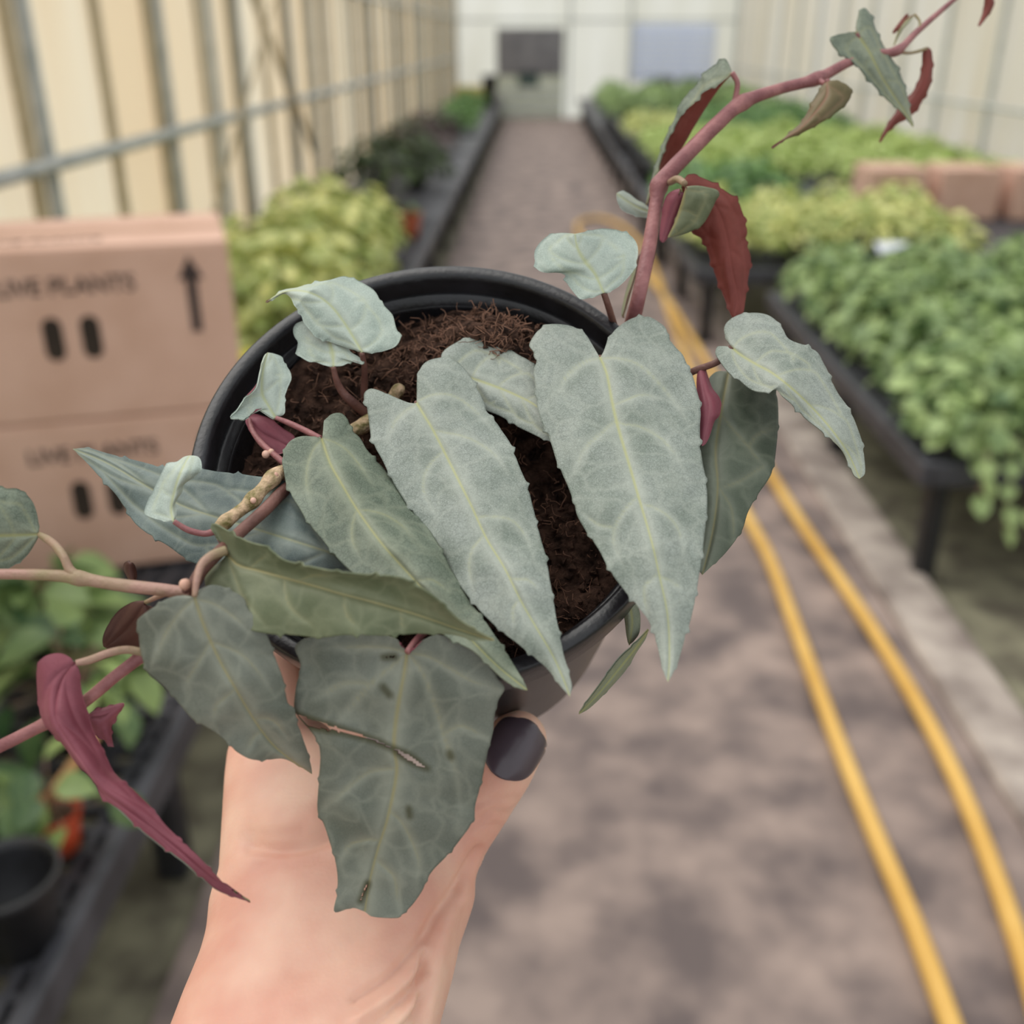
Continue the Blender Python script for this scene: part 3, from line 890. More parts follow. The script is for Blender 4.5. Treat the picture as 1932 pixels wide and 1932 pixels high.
def potw(V): return W(V)
prof = [(.0440, -.0865), (.0450, -.0870), (.0560, -.0125), (.0562, -.0060), (.0545, -.0060), (.0530, -.0110), (.0528, -.0130), (.0440, -.0800), (.0430, -.0830)]
V, Fc = lathe_vf(prof, 128, PC, PEX, PEY, PN)
pot = vlink('pot', mesh('pot', W(V), Fc, ['pot'], smooth=True))
prof = [(.0561, -.0120), (.0566, -.0118), (.0590, -.0112), (.0596, -.0100), (.0602, -.0012), (.0600, -.0003), (.0594, 0), (.0572, 0), (.0566, -.0004), (.0560, -.0015), (.0555, -.0078), (.0550, -.0085), (.0538, -.0088), (.0533, -.0093), (.0529, -.0125), (.0545, -.0122)]
V, Fc = lathe_vf(prof, 128, PC, PEX, PEY, PN)
nr = len(prof)
Fc = Fc[:-2] + [((nr - 1) * 128 + q, (nr - 1) * 128 + (q + 1) % 128, (q + 1) % 128, q) for q in range(128)]
rim = vlink('rim', mesh('rim', W(V), Fc, ['pot'], smooth=True)); rim.parent = pot

# soil: fibrous uneven disc
rg = random.Random(3)
NR, NA = 46, 190
LV = -0.0155
lumps = [(rg.uniform(-.05, .05), rg.uniform(-.05, .05), rg.uniform(.003, .009), rg.uniform(-.002, .0035)) for _ in range(130)]
def soil_h(x, y):
    h = LV + 0.011 * np.exp(-((x - 0.006) ** 2 + (y - 0.036) ** 2) / (2 * .013 ** 2)) + 0.004 * np.exp(-((x - 0.03) ** 2 + (y - 0.026) ** 2) / (2 * .010 ** 2))
    h = h - 0.007 * np.exp(-((x - 0.022) ** 2 + (y + 0.028) ** 2) / (2 * .018 ** 2))
    for a, b, s, k in lumps:
        h = h + k * np.exp(-((x - a) ** 2 + (y - b) ** 2) / (2 * s * s))
    return h
rr = np.linspace(0.0004, 0.0526, NR); aa = np.linspace(0, 2 * np.pi, NA, endpoint=False)
X = rr[:, None] * np.cos(aa); Y = rr[:, None] * np.sin(aa)
Hh = soil_h(X, Y)
for i in range(NR):
    for j in range(NA):
        v = Vector((X[i, j], Y[i, j], 0))
        Hh[i, j] += 0.0016 * noise.noise(v * 300) + 0.0010 * noise.noise(v * 800) + 0.0018 * abs(noise.noise(v * 160))
P = PC + X[..., None] * PEX + Y[..., None] * PEY + Hh[..., None] * PN
Fc = [(i * NA + j, i * NA + (j + 1) % NA, (i + 1) * NA + (j + 1) % NA, (i + 1) * NA + j) for i in range(NR - 1) for j in range(NA)]
Fc = [f for f in Fc] + [tuple(range(NA - 1, -1, -1))]
vlink('soil', mesh('soil', W(P.reshape(-1, 3)), Fc, ['soil'], smooth=True))
mb = MB(); mc = MB()
for i in range(1100):
    q = 0.050 * math.sqrt(rg.random()); a = rg.uniform(0, 6.28)
    x, y = q * math.cos(a), q * math.sin(a)
    if i % 3 == 0: x, y = 0.006 + rg.gauss(0, .014), 0.034 + rg.gauss(0, .009)
    if x * x + y * y > .050 ** 2: continue
    z = float(soil_h(np.array(x), np.array(y)))
    d = np.array([rg.uniform(-1, 1), rg.uniform(-1, 1), rg.uniform(-.2, .5)]); ln = rg.uniform(.0015, .006)
    pts = [np.array([x, y, z + .0008]) + d * ln * t + np.array([rg.uniform(-1, 1), rg.uniform(-1, 1), rg.uniform(0, 1)]) * .0011 * (t > 0) for t in (0, .33, .66, 1)]
    Pp = [PC + p[0] * PEX + p[1] * PEY + p[2] * PN for p in pts]
    mb.add(*tube_vf(W(cr(Pp, 7)), rg.uniform(.00006, .00017), 4))
for i in range(1500):
    q = 0.051 * math.sqrt(rg.random()); a = rg.uniform(0, 6.28)
    x, y = q * math.cos(a), q * math.sin(a); z = float(soil_h(np.array(x), np.array(y))) + .0006
    s = rg.uniform(.0005, .0017)
    o_ = np.array([[1, 0, 0], [-1, 0, 0], [0, 1, 0], [0, -1, 0], [0, 0, 1], [0, 0, -1]]) * s * np.array([rg.uniform(.6, 1.4) for _ in range(3)])
    o_ = o_ @ np.array(Matrix.Rotation(rg.uniform(0, 3), 3, Vector((rg.random(), rg.random(), rg.random() + .1)))).T
    mc.add(W(PC + (x + o_[:, :1]) * PEX + (y + o_[:, 1:2]) * PEY + (z + o_[:, 2:]) * PN), [(0, 2, 4), (2, 1, 4), (1, 3, 4), (3, 0, 4), (2, 0, 5), (1, 2, 5), (3, 1, 5), (0, 3, 5)])
o = vlink('coir_fibres', mb.me('coir_fibres', ['fibre'])); o['kind'] = 'stuff'
o = vlink('soil_crumbs', mc.me('soil_crumbs', ['soil'])); o['kind'] = 'stuff'

def seg_dist(P, poly):
    a = poly[:-1]; b = poly[1:]
    ab = b - a
    L2 = (ab ** 2).sum(1) + 1e-9
    t = np.clip(((P[:, None] - a[None]) * ab[None]).sum(2) / L2, 0, 1)
    d = P[:, None] - (a[None] + t[..., None] * ab[None])
    return np.sqrt((d ** 2).sum(2)).min(1)

def leaf(A, M, B, off=None, z=None, eA=-2.0, eB=-2.0, top='l_silver', und='u_maroon', under=False, g=1.6,
         teeth=5.0, pitch=72, nv=5, veins=None, seed=1, holes=None, label=None, vein=1.0, thick=0.00035, name='leaf', puck=0.6, curl=None):
    """blade spanned between two margins A, B and the midrib M (photo outline), with its own depth in metres"""
    rg = random.Random(seed)
    A = [M[0]] + list(A) + [M[-1]]; B = [M[0]] + list(B) + [M[-1]]
    lenA = sum(math.dist(p, q) for p, q in zip(A, A[1:])); lenB = sum(math.dist(p, q) for p, q in zip(B, B[1:]))
    nu = int(min(170, max(36, max(lenA, lenB) / 4.6)))
    wid = max(lenA, lenB) * 0.28
    nw = int(min(30, max(8, wid / 6)))
    eA_, eB_ = cr(A, nu), cr(B, nu)
    u = np.linspace(0, 1, nu)
    Md = cr(M, 400)
    def Mat(t): return np.stack([np.interp(t, np.linspace(0, 1, 400), Md[:, k]) for k in (0, 1)], -1)
    Mp = Mat(u ** g)
    zc = off if off is not None else z
    ts = np.linspace(0, 1, len(zc))
    def zmid(t): return np.interp(t, cr(np.stack([ts, ts], 1), 60)[:, 0], cr(np.stack([ts, np.array(zc, float)], 1), 60)[:, 1])
    # teeth along the margins
    def toothed(E, sgn, ln):
        T = np.gradient(E, axis=0); T /= np.linalg.norm(T, axis=1)[:, None] + 1e-9
        N = np.stack([T[:, 1], -T[:, 0]], 1) * sgn
        s = u * ln / pitch + rg.random()
        ph = s - np.floor(s)
        k = np.array([0.6 + 0.8 * ((math.sin(v * 12.9 + seed) * 43758.5) % 1) for v in np.floor(s)])
        sg_ = 4.2 / pitch
        d = teeth * k * (np.exp(-((ph - .72) / sg_) ** 2) - 0.3 * np.exp(-((ph - .72 - 2 * sg_) / (1.3 * sg_)) ** 2)) - 0.10 * teeth * np.sin(ph * 2 * np.pi)
        return N * (d * np.clip(u * 8, 0, 1) * np.clip((1 - u) * 10, 0, 1))[:, None]
    mid_a = eA_[nu // 2] - Mp[nu // 2]
    Tm = Mp[min(nu - 1, nu // 2 + 2)] - Mp[nu // 2 - 2]
    side = 1 if (Tm[0] * mid_a[1] - Tm[1] * mid_a[0]) > 0 else -1      # A on image-clockwise side
    dA = toothed(eA_, -side, lenA); dB = toothed(eB_, side, lenB)
    w = np.linspace(0, 1, nw + 1)
    def uvpos(sd, uu, ww):
        E = eA_ if sd > 0 else eB_
        e = np.stack([np.interp(uu, u, E[:, k]) for k in (0, 1)], -1)
        m = Mat(np.clip(uu, 0, 1) ** g)
        return m + (e - m) * np.asarray(ww)[..., None]
    cols = []; zz = []; ww_all = []; uu_all = []
    order = [(-1, k) for k in range(nw, 0, -1)] + [(1, k) for k in range(0, nw + 1)]
    for sd, k in order:
        E, D, e = (eA_, dA, eA) if sd > 0 else (eB_, dB, eB)
        cols.append(Mp + (E - Mp) * w[k] + D * w[k] ** 5)
        bend = np.sin(np.pi * np.clip(u * .96 + .04, 0, 1)) ** .6
        zz.append((e if np.isscalar(e) else np.interp(u, np.linspace(0, 1, len(e)), e)) * 0.001 * w[k] ** 1.7 * (bend if np.isscalar(e) else 1))
        ww_all.append(np.full(nu, w[k])); uu_all.append(u)
    PXY = np.stack(cols, 1)                    # nu, nc, 2
    ZE = np.stack(zz, 1)
    Wv = np.stack(ww_all, 1); Uv = np.stack(uu_all, 1)
    nc = PXY.shape[1]
    flat = PXY.reshape(-1, 2)
    # veins
    core = np.exp(-(seg_dist(flat, Mat(np.linspace(0, 1, 40))) / (2.3 * vein * (1.15 - 0.6 * Uv.reshape(-1)))) ** 2)
    dmid = seg_dist(flat, Mat(np.linspace(0, 1, 40)))
    halo = 0.8 * np.exp(-(dmid / (17 * vein)) ** 2)
    ridge = np.exp(-(dmid / 5) ** 2)
    starts = np.linspace(0.02, 0.80, nv)
    for pl in (veins or []):
        pl = np.array(pl, float)
        pl = np.vstack([pl, pl[-1:] + (pl[-1:] - pl[-2:-1]) * 0.9])
        ps = cr(pl, 34)
        d = seg_dist(flat, ps)
        kf = ((flat[:, None] - ps[None]) ** 2).sum(2).argmin(1) / 33.0
        d = d + 14 * np.clip((kf - .5) / .5, 0, 1) ** 2
        core = np.maximum(core, 0.34 * np.exp(-(d / (1.7 * vein)) ** 2))
        halo = np.maximum(halo, 0.66 * np.exp(-(d / (8.5 * vein)) ** 2))
        ridge = np.maximum(ridge, 0.6 * np.exp(-(d / 6) ** 2))
    for sd in ((1, -1) if veins is None else ()):
        st = starts + np.array([rg.uniform(-.03, .03) for _ in starts]) * (starts > .05)
        for i, s0 in enumerate(st):
            nx = st[i + 1] if i + 1 < nv else min(0.97, s0 + .13)
            sl_ = 0.20 if i == 0 else 0.13
            wp = np.array([0, .2, .42, .6, .70, .66, .56])
            up = np.array([s0, s0 + sl_ * .28, s0 + sl_ * .62, s0 + sl_ * 1.0, s0 + sl_ * 1.35, nx + sl_ * .85, nx + sl_ * .95])
            poly = cr(uvpos(sd, np.clip(up, 0, 1), wp), 26)
            d = seg_dist(flat, poly)
            core = np.maximum(core, 0.30 * np.exp(-(d / (1.9 * vein)) ** 2))
            halo = np.maximum(halo, 0.5 * np.exp(-(d / (6 * vein)) ** 2))
            ridge = np.maximum(ridge, 0.6 * np.exp(-(d / 6) ** 2))
    zmat = zmid(Uv.reshape(-1) ** g)
    if off is not None:
        zc_ = plane_z(flat[:, 0], flat[:, 1]) - zmat * 0.001
    else:
        zc_ = zmat
    wav = np.array([noise.noise(Vector((p[0] * .012 + seed * 7.3, p[1] * .012, seed))) for p in flat])
    Zd = zc_ - ZE.reshape(-1) + ridge * puck * 0.001 + wav * 0.0016
    if curl is not None:
        Zd = Zd + curl(Uv.reshape(-1), Wv.reshape(-1), flat)
    Pc = PX(flat[:, 0], flat[:, 1], Zd)
    Pg = Pc.reshape(nu, nc, 3)
    Nn = np.cross(np.gradient(Pg, axis=0), np.gradient(Pg, axis=1))
    Nn /= np.linalg.norm(Nn, axis=2)[..., None] + 1e-12
    # orientation: which way the A half faces
    sgn = np.sign((Nn[:, nw + 1:][..., 2]).mean()) or 1.0     # +z camera = toward viewer
    flip = sgn * (-1 if under else 1)
    Ntop = Nn * flip
    back = (Pg - Ntop * thick).reshape(-1, 3)
    n0 = nu * nc
    V = np.vstack([Pc, back])
    ii, jj = np.meshgrid(np.arange(nu - 1), np.arange(nc - 1), indexing='ij')
    a = (ii * nc + jj).ravel(); b = a + 1; c2 = a + nc + 1; d2 = a + nc
    keep = np.ones(len(a), bool)
    blem = np.zeros(n0)
    if holes:
        for poly, wd in holes:
            pl = np.array(poly, float)
            seg = cr(pl, 50)
            wv = np.interp(np.linspace(0, 1, 50), np.linspace(0, 1, len(wd)), wd)
            dd = np.sqrt(((flat[:, None] - seg[None]) ** 2).sum(2))
            k = dd.argmin(1); dm = dd.min(1)
            jag = np.array([1.0 + 0.5 * noise.noise(Vector((p[0] * .11, p[1] * .11, 3.0))) for p in flat])
            inside = dm < wv[k] * jag
            blem = np.maximum(blem, np.clip(1.0 - (dm - wv[k]) / 9.0, 0, 1) * 0.8)
            keep &= ~(inside[a] & inside[b] & inside[c2] & inside[d2])
    q = np.stack([a, d2, c2, b], 1)[keep]
    # q winding normal = cross(du, dv): (a->d2)x(..) equals Nn direction
    if flip > 0:
        qt, qb = q, (q + n0)[:, ::-1]
    else:
        qt, qb = q[:, ::-1], q + n0
    loop = list(range(nc)) + [i * nc + nc - 1 for i in range(1, nu)] + [(nu - 1) * nc + j for j in range(nc - 2, -1, -1)] + [i * nc for i in range(nu - 2, 0, -1)]
    rim = [(loop[i], loop[(i + 1) % len(loop)], loop[(i + 1) % len(loop)] + n0, loop[i] + n0) for i in range(len(loop))]
    faces = [tuple(f) for f in qt] + [tuple(f) for f in qb] + rim
    mi = [0] * len(qt) + [1] * len(qb) + [0] * len(rim)
    me = mesh(name, W(V), faces, [top, und], mi, True)
    for nm, vals in (('core', core), ('halo', halo), ('blem', blem)):
        at = me.attributes.new(nm, 'FLOAT', 'POINT')
        at.data.foreach_set('value', np.r_[vals, vals].astype(np.float32))
    o = vlink(name, me)
    if label: o['label'] = label
    return o

# A: broad silvery leaf
leaf([(1145, 653), (1148, 638), (1167, 616), (1189, 602), (1211, 597), (1229, 599), (1254, 616), (1262, 638), (1276, 656), (1288, 668), (1297, 690), (1307, 709), (1316, 740), (1322, 771), (1321, 809), (1321, 840), (1327, 877), (1332, 908), (1335, 944), (1332, 985), (1325, 1050), (1317, 1100), (1306, 1160), (1295, 1195), (1284, 1235), (1273, 1265)],
     [(1132, 674), (1145, 706), (1155, 759), (1164, 799), (1176, 840), (1189, 883), (1204, 935), (1229, 1020), (1245, 1090), (1257, 1144), (1262, 1190), (1263, 1245), (1260, 1287)],
     [(1124, 666), (1114, 644), (1099, 625), (1074, 614), (1049, 611), (1030, 614), (1012, 627), (998, 650), (1007, 664), (1012, 680), (1006, 703), (1010, 731), (1013, 765), (1020, 793), (1034, 821), (1048, 864), (1060, 892), (1072, 920), (1083, 948), (1092, 980), (1125, 1030), (1148, 1072), (1168, 1102), (1204, 1146), (1227, 1178), (1240, 1220), (1251, 1265)],
     off=(9, 15, 15, 11), eA=-4, eB=-3, top='l_silver', veins=[[(1133,676),(1165,676),(1205,688),(1245,725),(1280,770),(1300,800)],[(1130,677),(1110,680),(1085,695),(1065,715),(1050,745)],[(1160,790),(1175,800),(1200,803),(1230,815),(1255,835),(1275,860),(1290,890)],[(1160,795),(1145,808),(1125,825),(1108,840),(1095,860),(1085,890)],[(1155,765),(1180,755),(1210,745),(1240,750)],[(1204,935),(1179,962),(1160,995),(1158,1030),(1172,1060)],[(1158,995),(1130,990),(1108,975)],[(1208,950),(1235,958),(1262,975),(1280,1000),(1288,1035)],[(1238,1086),(1216,1108),(1218,1148)],[(1245,1088),(1266,1097),(1283,1107)]], seed=1, label='largest silvery leaf, pointing down over the pot rim')
# B: long silvery leaf
leaf([(786, 739), (787, 713), (793, 695), (806, 681), (827, 675), (850, 675), (874, 692), (890, 714), (903, 738), (915, 762), (918, 776), (932, 791), (947, 812), (962, 835), (978, 874), (994, 914), (1006, 956), (1012, 985), (1022, 1020), (1032, 1060), (1042, 1119), (1053, 1182), (1063, 1231), (1073, 1268), (1079, 1295)],
     [(786, 760), (798, 780), (814, 806), (832, 840), (847, 870), (868, 912), (889, 954), (918, 1016), (951, 1070), (984, 1136), (1013, 1186), (1042, 1235), (1063, 1281), (1075, 1314)],
     [(773, 761), (749, 754), (731, 744), (711, 735), (697, 733), (687, 742), (688, 756), (693, 775), (697, 806), (702, 832), (711, 850), (725, 876), (742, 910), (756, 934), (780, 968), (804, 996), (827, 1032), (840, 1055), (858, 1092), (885, 1128), (914, 1162), (951, 1195), (993, 1228), (1034, 1264), (1055, 1292)],
     off=(6, 11, 13, 9), eA=-3, eB=-3, top='l_silver', veins=[[(788,757),(815,745),(850,745),(885,765),(920,800)],[(783,765),(765,775),(745,795),(735,820)],[(820,812),(850,818),(880,825),(910,840),(935,860),(955,890)],[(835,852),(812,875),(800,900),(800,930),(815,960)],[(898,975),(939,975),(968,983),(989,1008),(1002,1040)],[(914,1010),(893,1033),(885,1066),(891,1107)],[(964,1093),(993,1093),(1013,1107)],[(980,1132),(968,1148),(968,1173)]], seed=2, label='long silvery leaf across the middle of the pot')
# C: grey green leaf left of it
leaf([(610, 814), (611, 798), (620, 785), (633, 779), (646, 780), (656, 791), (660, 803), (668, 815), (682, 829), (692, 847), (708, 866), (730, 889), (750, 912), (776, 954), (806, 991), (835, 1041), (852, 1074), (873, 1111), (897, 1148), (914, 1169), (939, 1206), (964, 1244), (988, 1286)],
     [(607, 828), (615, 853), (625, 879), (643, 910), (664, 946), (690, 985), (720, 1025), (748, 1057), (790, 1103), (840, 1158), (890, 1208), (940, 1258), (995, 1302)],
     [(599, 825), (586, 823), (568, 823), (553, 828), (542, 838), (535, 855), (532, 871), (535, 889), (541, 915), (553, 940), (566, 961), (583, 987), (616, 1028), (657, 1074), (720, 1118), (790, 1165), (850, 1205), (900, 1232), (947, 1278), (972, 1294)],
     off=(10, 15, 15, 7), eA=[0, -8, -9, -6, -2, 0], eB=[0, 1, 1, 0, 0, 0], top='l_mid', veins=[[(610,828),(630,834),(655,850),(680,880),(700,910)],[(604,832),(590,850),(580,880),(578,915),(585,945)],[(674,962),(700,964),(730,973),(760,993),(785,1018)],[(672,962),(664,995),(666,1024),(678,1049)],[(785,1096),(815,1094),(840,1110)]], seed=3, label='grey green leaf lying left of the long silvery leaf')
# D: long olive leaf, folded along its midrib
leaf([(417, 1023), (403, 1002), (398, 989), (409, 990), (438, 1008), (471, 1023), (504, 1034), (533, 1056), (565, 1066), (600, 1073), (630, 1079), (690, 1085), (753, 1090), (790, 1108), (819, 1126), (860, 1165), (897, 1190)],
     [(427, 1044), (449, 1066), (489, 1077), (543, 1092), (594, 1106), (645, 1121), (707, 1137), (790, 1161), (873, 1190), (933, 1209)],
     [(420, 1058), (400, 1072), (386, 1094), (396, 1130), (430, 1168), (470, 1188), (505, 1196), (546, 1198), (603, 1203), (661, 1198), (724, 1200), (786, 1196), (852, 1198), (897, 1208)],
     off=(20, 24, 25, 19), eA=[0, 6, 8, 7, 5, 0], eB=-3, top='l_olive', veins=[[(428,1046),(440,1080),(455,1120),(480,1155),(500,1180)],[(536,1092),(540,1128),(554,1153),(582,1176)],[(649,1125),(652,1157),(670,1180)],[(756,1152),(758,1180)],[(560,1096),(590,1086),(620,1086)],[(470,1072),(490,1056),(505,1048)]], seed=4, label='long olive leaf lying crosswise over the others')
# E: dark drooping leaf
leaf([(367, 1120), (380, 1110), (402, 1103), (428, 1110), (460, 1128), (468, 1148), (486, 1171), (504, 1197), (510, 1213), (518, 1237), (533, 1277), (543, 1324), (556, 1336), (559, 1358), (569, 1385), (580, 1418), (587, 1445)],
     [(367, 1127), (380, 1168), (395, 1204), (417, 1251), (442, 1295), (467, 1338), (493, 1378), (520, 1410), (555, 1438), (589, 1461)],
     [(348, 1123), (319, 1128), (286, 1148), (264, 1164), (258, 1176), (262, 1204), (264, 1226), (271, 1251), (280, 1272), (308, 1295), (337, 1327), (362, 1356), (399, 1378), (428, 1400), (446, 1418), (471, 1432), (500, 1434), (533, 1432), (560, 1443)],
     z=(.206, .208, .214, .226), eA=-3, eB=-3, top='l_dark', veins=[[(366,1130),(340,1155),(318,1185),(301,1219),(292,1245)],[(370,1130),(409,1142),(446,1168),(467,1190)],[(396,1212),(372,1253),(352,1287),(351,1310)],[(400,1212),(430,1222),(460,1238),(486,1266),(507,1298)],[(445,1300),(425,1316),(407,1333),(402,1358)],[(480,1358),(505,1356),(525,1368),(538,1388)],[(494,1380),(478,1392),(468,1412)]], seed=5, teeth=4, vein=1.15, label='dark drooping leaf over the back of the hand')
# F: torn dark leaf over the hand
leaf([(778, 1228), (793, 1215), (813, 1201), (850, 1199), (890, 1210), (921, 1246), (938, 1279), (952, 1299), (939, 1324), (932, 1357), (931, 1378), (921, 1415), (909, 1473), (897, 1519), (891, 1552), (851, 1606), (813, 1647), (797, 1680), (780, 1705), (762, 1722), (750, 1732), (706, 1730)],
     [(768, 1230), (760, 1283), (749, 1345), (743, 1407), (748, 1457), (731, 1544), (714, 1598), (698, 1660), (688, 1720)],
     [(757, 1219), (744, 1204), (690, 1195), (620, 1198), (575, 1206), (556, 1222), (567, 1256), (558, 1298), (555, 1335), (562, 1351), (585, 1378), (597, 1395), (604, 1422), (601, 1480), (599, 1529), (612, 1558), (620, 1583), (632, 1622), (637, 1660), (635, 1690), (631, 1721), (664, 1713)],
     z=(.2140, .2155, .2195, .2225), eA=[0, 0, -1, -3, -2, 0], eB=[0, 0, -1, -2, -2, 0], top='l_dark', veins=[[(768,1232),(735,1260),(700,1290),(665,1330),(640,1360)],[(765,1230),(730,1222),(690,1220),(640,1222)],[(772,1234),(800,1275),(820,1330),(838,1390),(850,1430),(862,1470),(868,1520)],[(775,1232),(810,1240),(850,1262),(890,1285),(935,1300)],[(748,1450),(697,1457),(652,1490),(619,1519)],[(718,1585),(685,1585),(656,1597),(644,1618)],[(734,1530),(755,1548),(772,1577),(789,1622),(786,1655)],[(714,1625),(743,1655),(749,1697)],[(700,1290),(650,1290),(610,1310)],[(835,1385),(870,1370),(905,1385)]], seed=6, teeth=2.5, g=1.35, vein=1.3, nv=5, label='torn dark leaf hanging over the wrist, holed across the middle',
     holes=[([(548, 1352), (590, 1366), (640, 1378), (700, 1395), (740, 1412)], [11, 9, 6, 4, 3]), ([(740, 1412), (768, 1428), (795, 1444), (806, 1450)], [3, 7, 6, 2]), ([(722, 1296), (735, 1311)], [3, 3]), ([(724, 1240), (744, 1239)], [2.5, 3]), ([(771, 1526), (773, 1540)], [2.5, 2]), ([(848, 1422), (850, 1428)], [3, 3]), ([(693, 1668), (680, 1700)], [3, 2])])
# G: slate blue leaf on the left
leaf([(692, 1110), (640, 1122), (560, 1118), (480, 1100), (410, 1078), (359, 1059), (312, 1027), (261, 994), (238, 962), (217, 932), (188, 900), (152, 861)],
     [(690, 1072), (638, 1048), (562, 1023), (482, 998), (409, 976), (344, 954), (283, 921), (203, 874), (137, 847)],
     [(690, 1040), (650, 985), (600, 935), (536, 907), (467, 896), (409, 889), (380, 885), (312, 882), (268, 871), (232, 863), (196, 853), (165, 845)],
     off=(4, 6, 8, 4, -4), eA=-2, eB=-1, top='l_teal', seed=7, g=1.2, teeth=4, label='slate blue leaf reaching left past the rim')
# H: dark leaf behind A
leaf([(1400, 690), (1440, 705), (1465, 743), (1468, 809), (1457, 889), (1430, 933), (1412, 965), (1400, 1000), (1372, 1040), (1345, 1066)],
     [(1375, 700), (1360, 781), (1350, 850), (1354, 920), (1345, 1000), (1325, 1085)],
     [(1345, 705), (1320, 750), (1300, 820), (1290, 900), (1295, 980), (1305, 1040), (1315, 1070)],
     off=(-3, -3, -5, -8), eA=-3, eB=-3, top='l_deep', veins=[[(1360,781),(1385,812),(1412,843),(1440,880)],[(1440,880),(1395,908),(1356,922)],[(1412,843),(1430,820),(1455,810)],[(1358,922),(1380,960),(1385,1010)]], seed=8, g=1.2, teeth=3, nv=4, vein=1.2, label='dark leaf tucked behind the largest leaf')
# I: right leaf
leaf([(1369, 638), (1366, 619), (1375, 604), (1397, 593), (1428, 590), (1453, 596), (1475, 617), (1490, 640), (1537, 660), (1556, 688), (1577, 734), (1605, 777), (1624, 824), (1631, 864), (1632, 893)],
     [(1380, 655), (1397, 669), (1428, 688), (1459, 705), (1500, 738), (1540, 777), (1574, 817), (1600, 855), (1622, 903)],
     [(1362, 653), (1350, 660), (1352, 672), (1372, 700), (1397, 719), (1412, 732), (1428, 739), (1453, 739), (1464, 735), (1475, 747), (1493, 762), (1524, 793), (1555, 817), (1586, 848), (1602, 876), (1612, 897)],
     off=(9, 14, 12, 4), eA=-5, eB=-1, top='l_silver', seed=9, g=1.3, teeth=4, label='silvery leaf arching out to the right')
# J: rounded pale leaf at the back
leaf([(1148, 552), (1167, 541), (1186, 523), (1198, 504), (1204, 476), (1201, 458), (1189, 444), (1167, 434), (1136, 431), (1111, 436)],
     [(1139, 553), (1124, 520), (1105, 495), (1093, 476), (1087, 458), (1085, 441)],
     [(1124, 559), (1099, 565), (1089, 560), (1074, 541), (1069, 532), (1065, 526), (1067, 520), (1055, 515), (1030, 515), (1015, 509), (1009, 495), (1009, 473), (1021, 455), (1040, 442), (1062, 439)],
     off=(14, 22, 26), eA=-2, eB=-2, top='l_pale', seed=10, teeth=3, g=1.1, nv=4, label='rounded pale young leaf above the back rim')
# K: half hidden leaf between B and A
leaf([(838, 690), (832, 673), (840, 659), (861, 646), (879, 638), (899, 635), (919, 639), (947, 650), (978, 669), (1006, 687), (1050, 740), (1075, 800)],
     [(850, 700), (900, 717), (931, 728), (968, 743), (1009, 764), (1050, 800), (1075, 840)],
     [(860, 730), (880, 755), (915, 774), (947, 787), (978, 806), (1009, 821), (1037, 833), (1060, 842)],
     off=(1, 3, 4, 4), eA=-2, eB=-2, top='l_silver', seed=11, teeth=3, g=1.2, nv=5, label='half hidden silvery leaf between the two largest leaves')
# L: pale leaf at the upper left rim
leaf([(703, 666), (726, 662), (747, 653), (755, 635), (747, 617), (743, 599), (738, 590), (721, 573), (713, 558), (703, 545), (685, 534), (669, 527), (648, 521), (620, 528), (581, 536), (560, 542), (535, 547), (515, 560)],
     [(683, 665), (669, 640), (648, 607), (628, 581), (607, 563), (581, 551), (550, 548), (525, 555), (501, 571)],
     [(672, 662), (641, 652), (617, 643), (597, 637), (586, 625), (573, 609), (568, 594), (555, 576), (548, 562), (535, 555), (515, 565)],
     off=(8, 14, 17, 12), eA=-2, eB=-3, top='l_pale', seed=12, teeth=4, g=1.2, nv=4, label='pale leaf at the upper left rim with a browned tip')
# small leaf below it
leaf([(646, 690), (661, 682), (672, 683), (682, 688), (688, 683), (677, 673), (659, 662), (640, 640)],
     [(629, 692), (628, 670), (622, 645), (610, 625)],
     [(617, 691), (597, 684), (581, 682), (560, 666), (562, 646), (555, 635), (553, 620), (562, 609), (585, 612)],
     off=(5, 7, 7), eA=-1, eB=-1, top='l_pale', seed=13, teeth=3, g=1.1, nv=3, label='small pale leaf under the upper left leaf')
# N: nibbled small leaf by the left rim
leaf([(537, 780), (537, 754), (542, 734), (550, 715), (547, 700), (537, 687), (533, 674), (518, 667)],
     [(520, 788), (505, 763), (494, 738), (496, 700), (505, 665)],
     [(514, 788), (498, 778), (484, 772), (475, 782), (457, 790), (434, 789), (447, 775), (462, 754), (483, 734), (491, 705), (498, 677)],
     off=(3, 7, 10), eA=-2, eB=1, top='l_pale', seed=14, teeth=2.5, g=1.1, nv=3, label='small nibbled leaf against the left rim')
# O: dark red leaf on the soil
leaf([(480, 781), (509, 790), (535, 809), (556, 824)],
     [(467, 789), (485, 812), (512, 828), (552, 845)],
     [(466, 800), (478, 822), (500, 842), (525, 858)],
     off=(-3, -4, -6), eA=0, eB=-1, top='l_mid', und='u_maroon', under=True, seed=15, teeth=1, nv=2, label='small crimson leaf underside on the soil')
# P: small pale leaf in front of the slate leaf
leaf([(333, 972), (332, 947), (344, 929), (348, 914), (362, 903), (379, 889), (380, 871), (373, 861)],
     [(328, 984), (323, 965), (327, 936), (337, 900), (350, 872), (358, 859)],
     [(312, 983), (290, 978), (273, 970), (275, 954), (286, 932), (297, 907), (315, 875), (333, 871), (346, 862)],
     off=(16, 19, 18), eA=-3, eB=-1, top='l_pale', seed=16, teeth=2, g=1.1, nv=3, label='small pale curled leaf in front of the slate blue leaf')
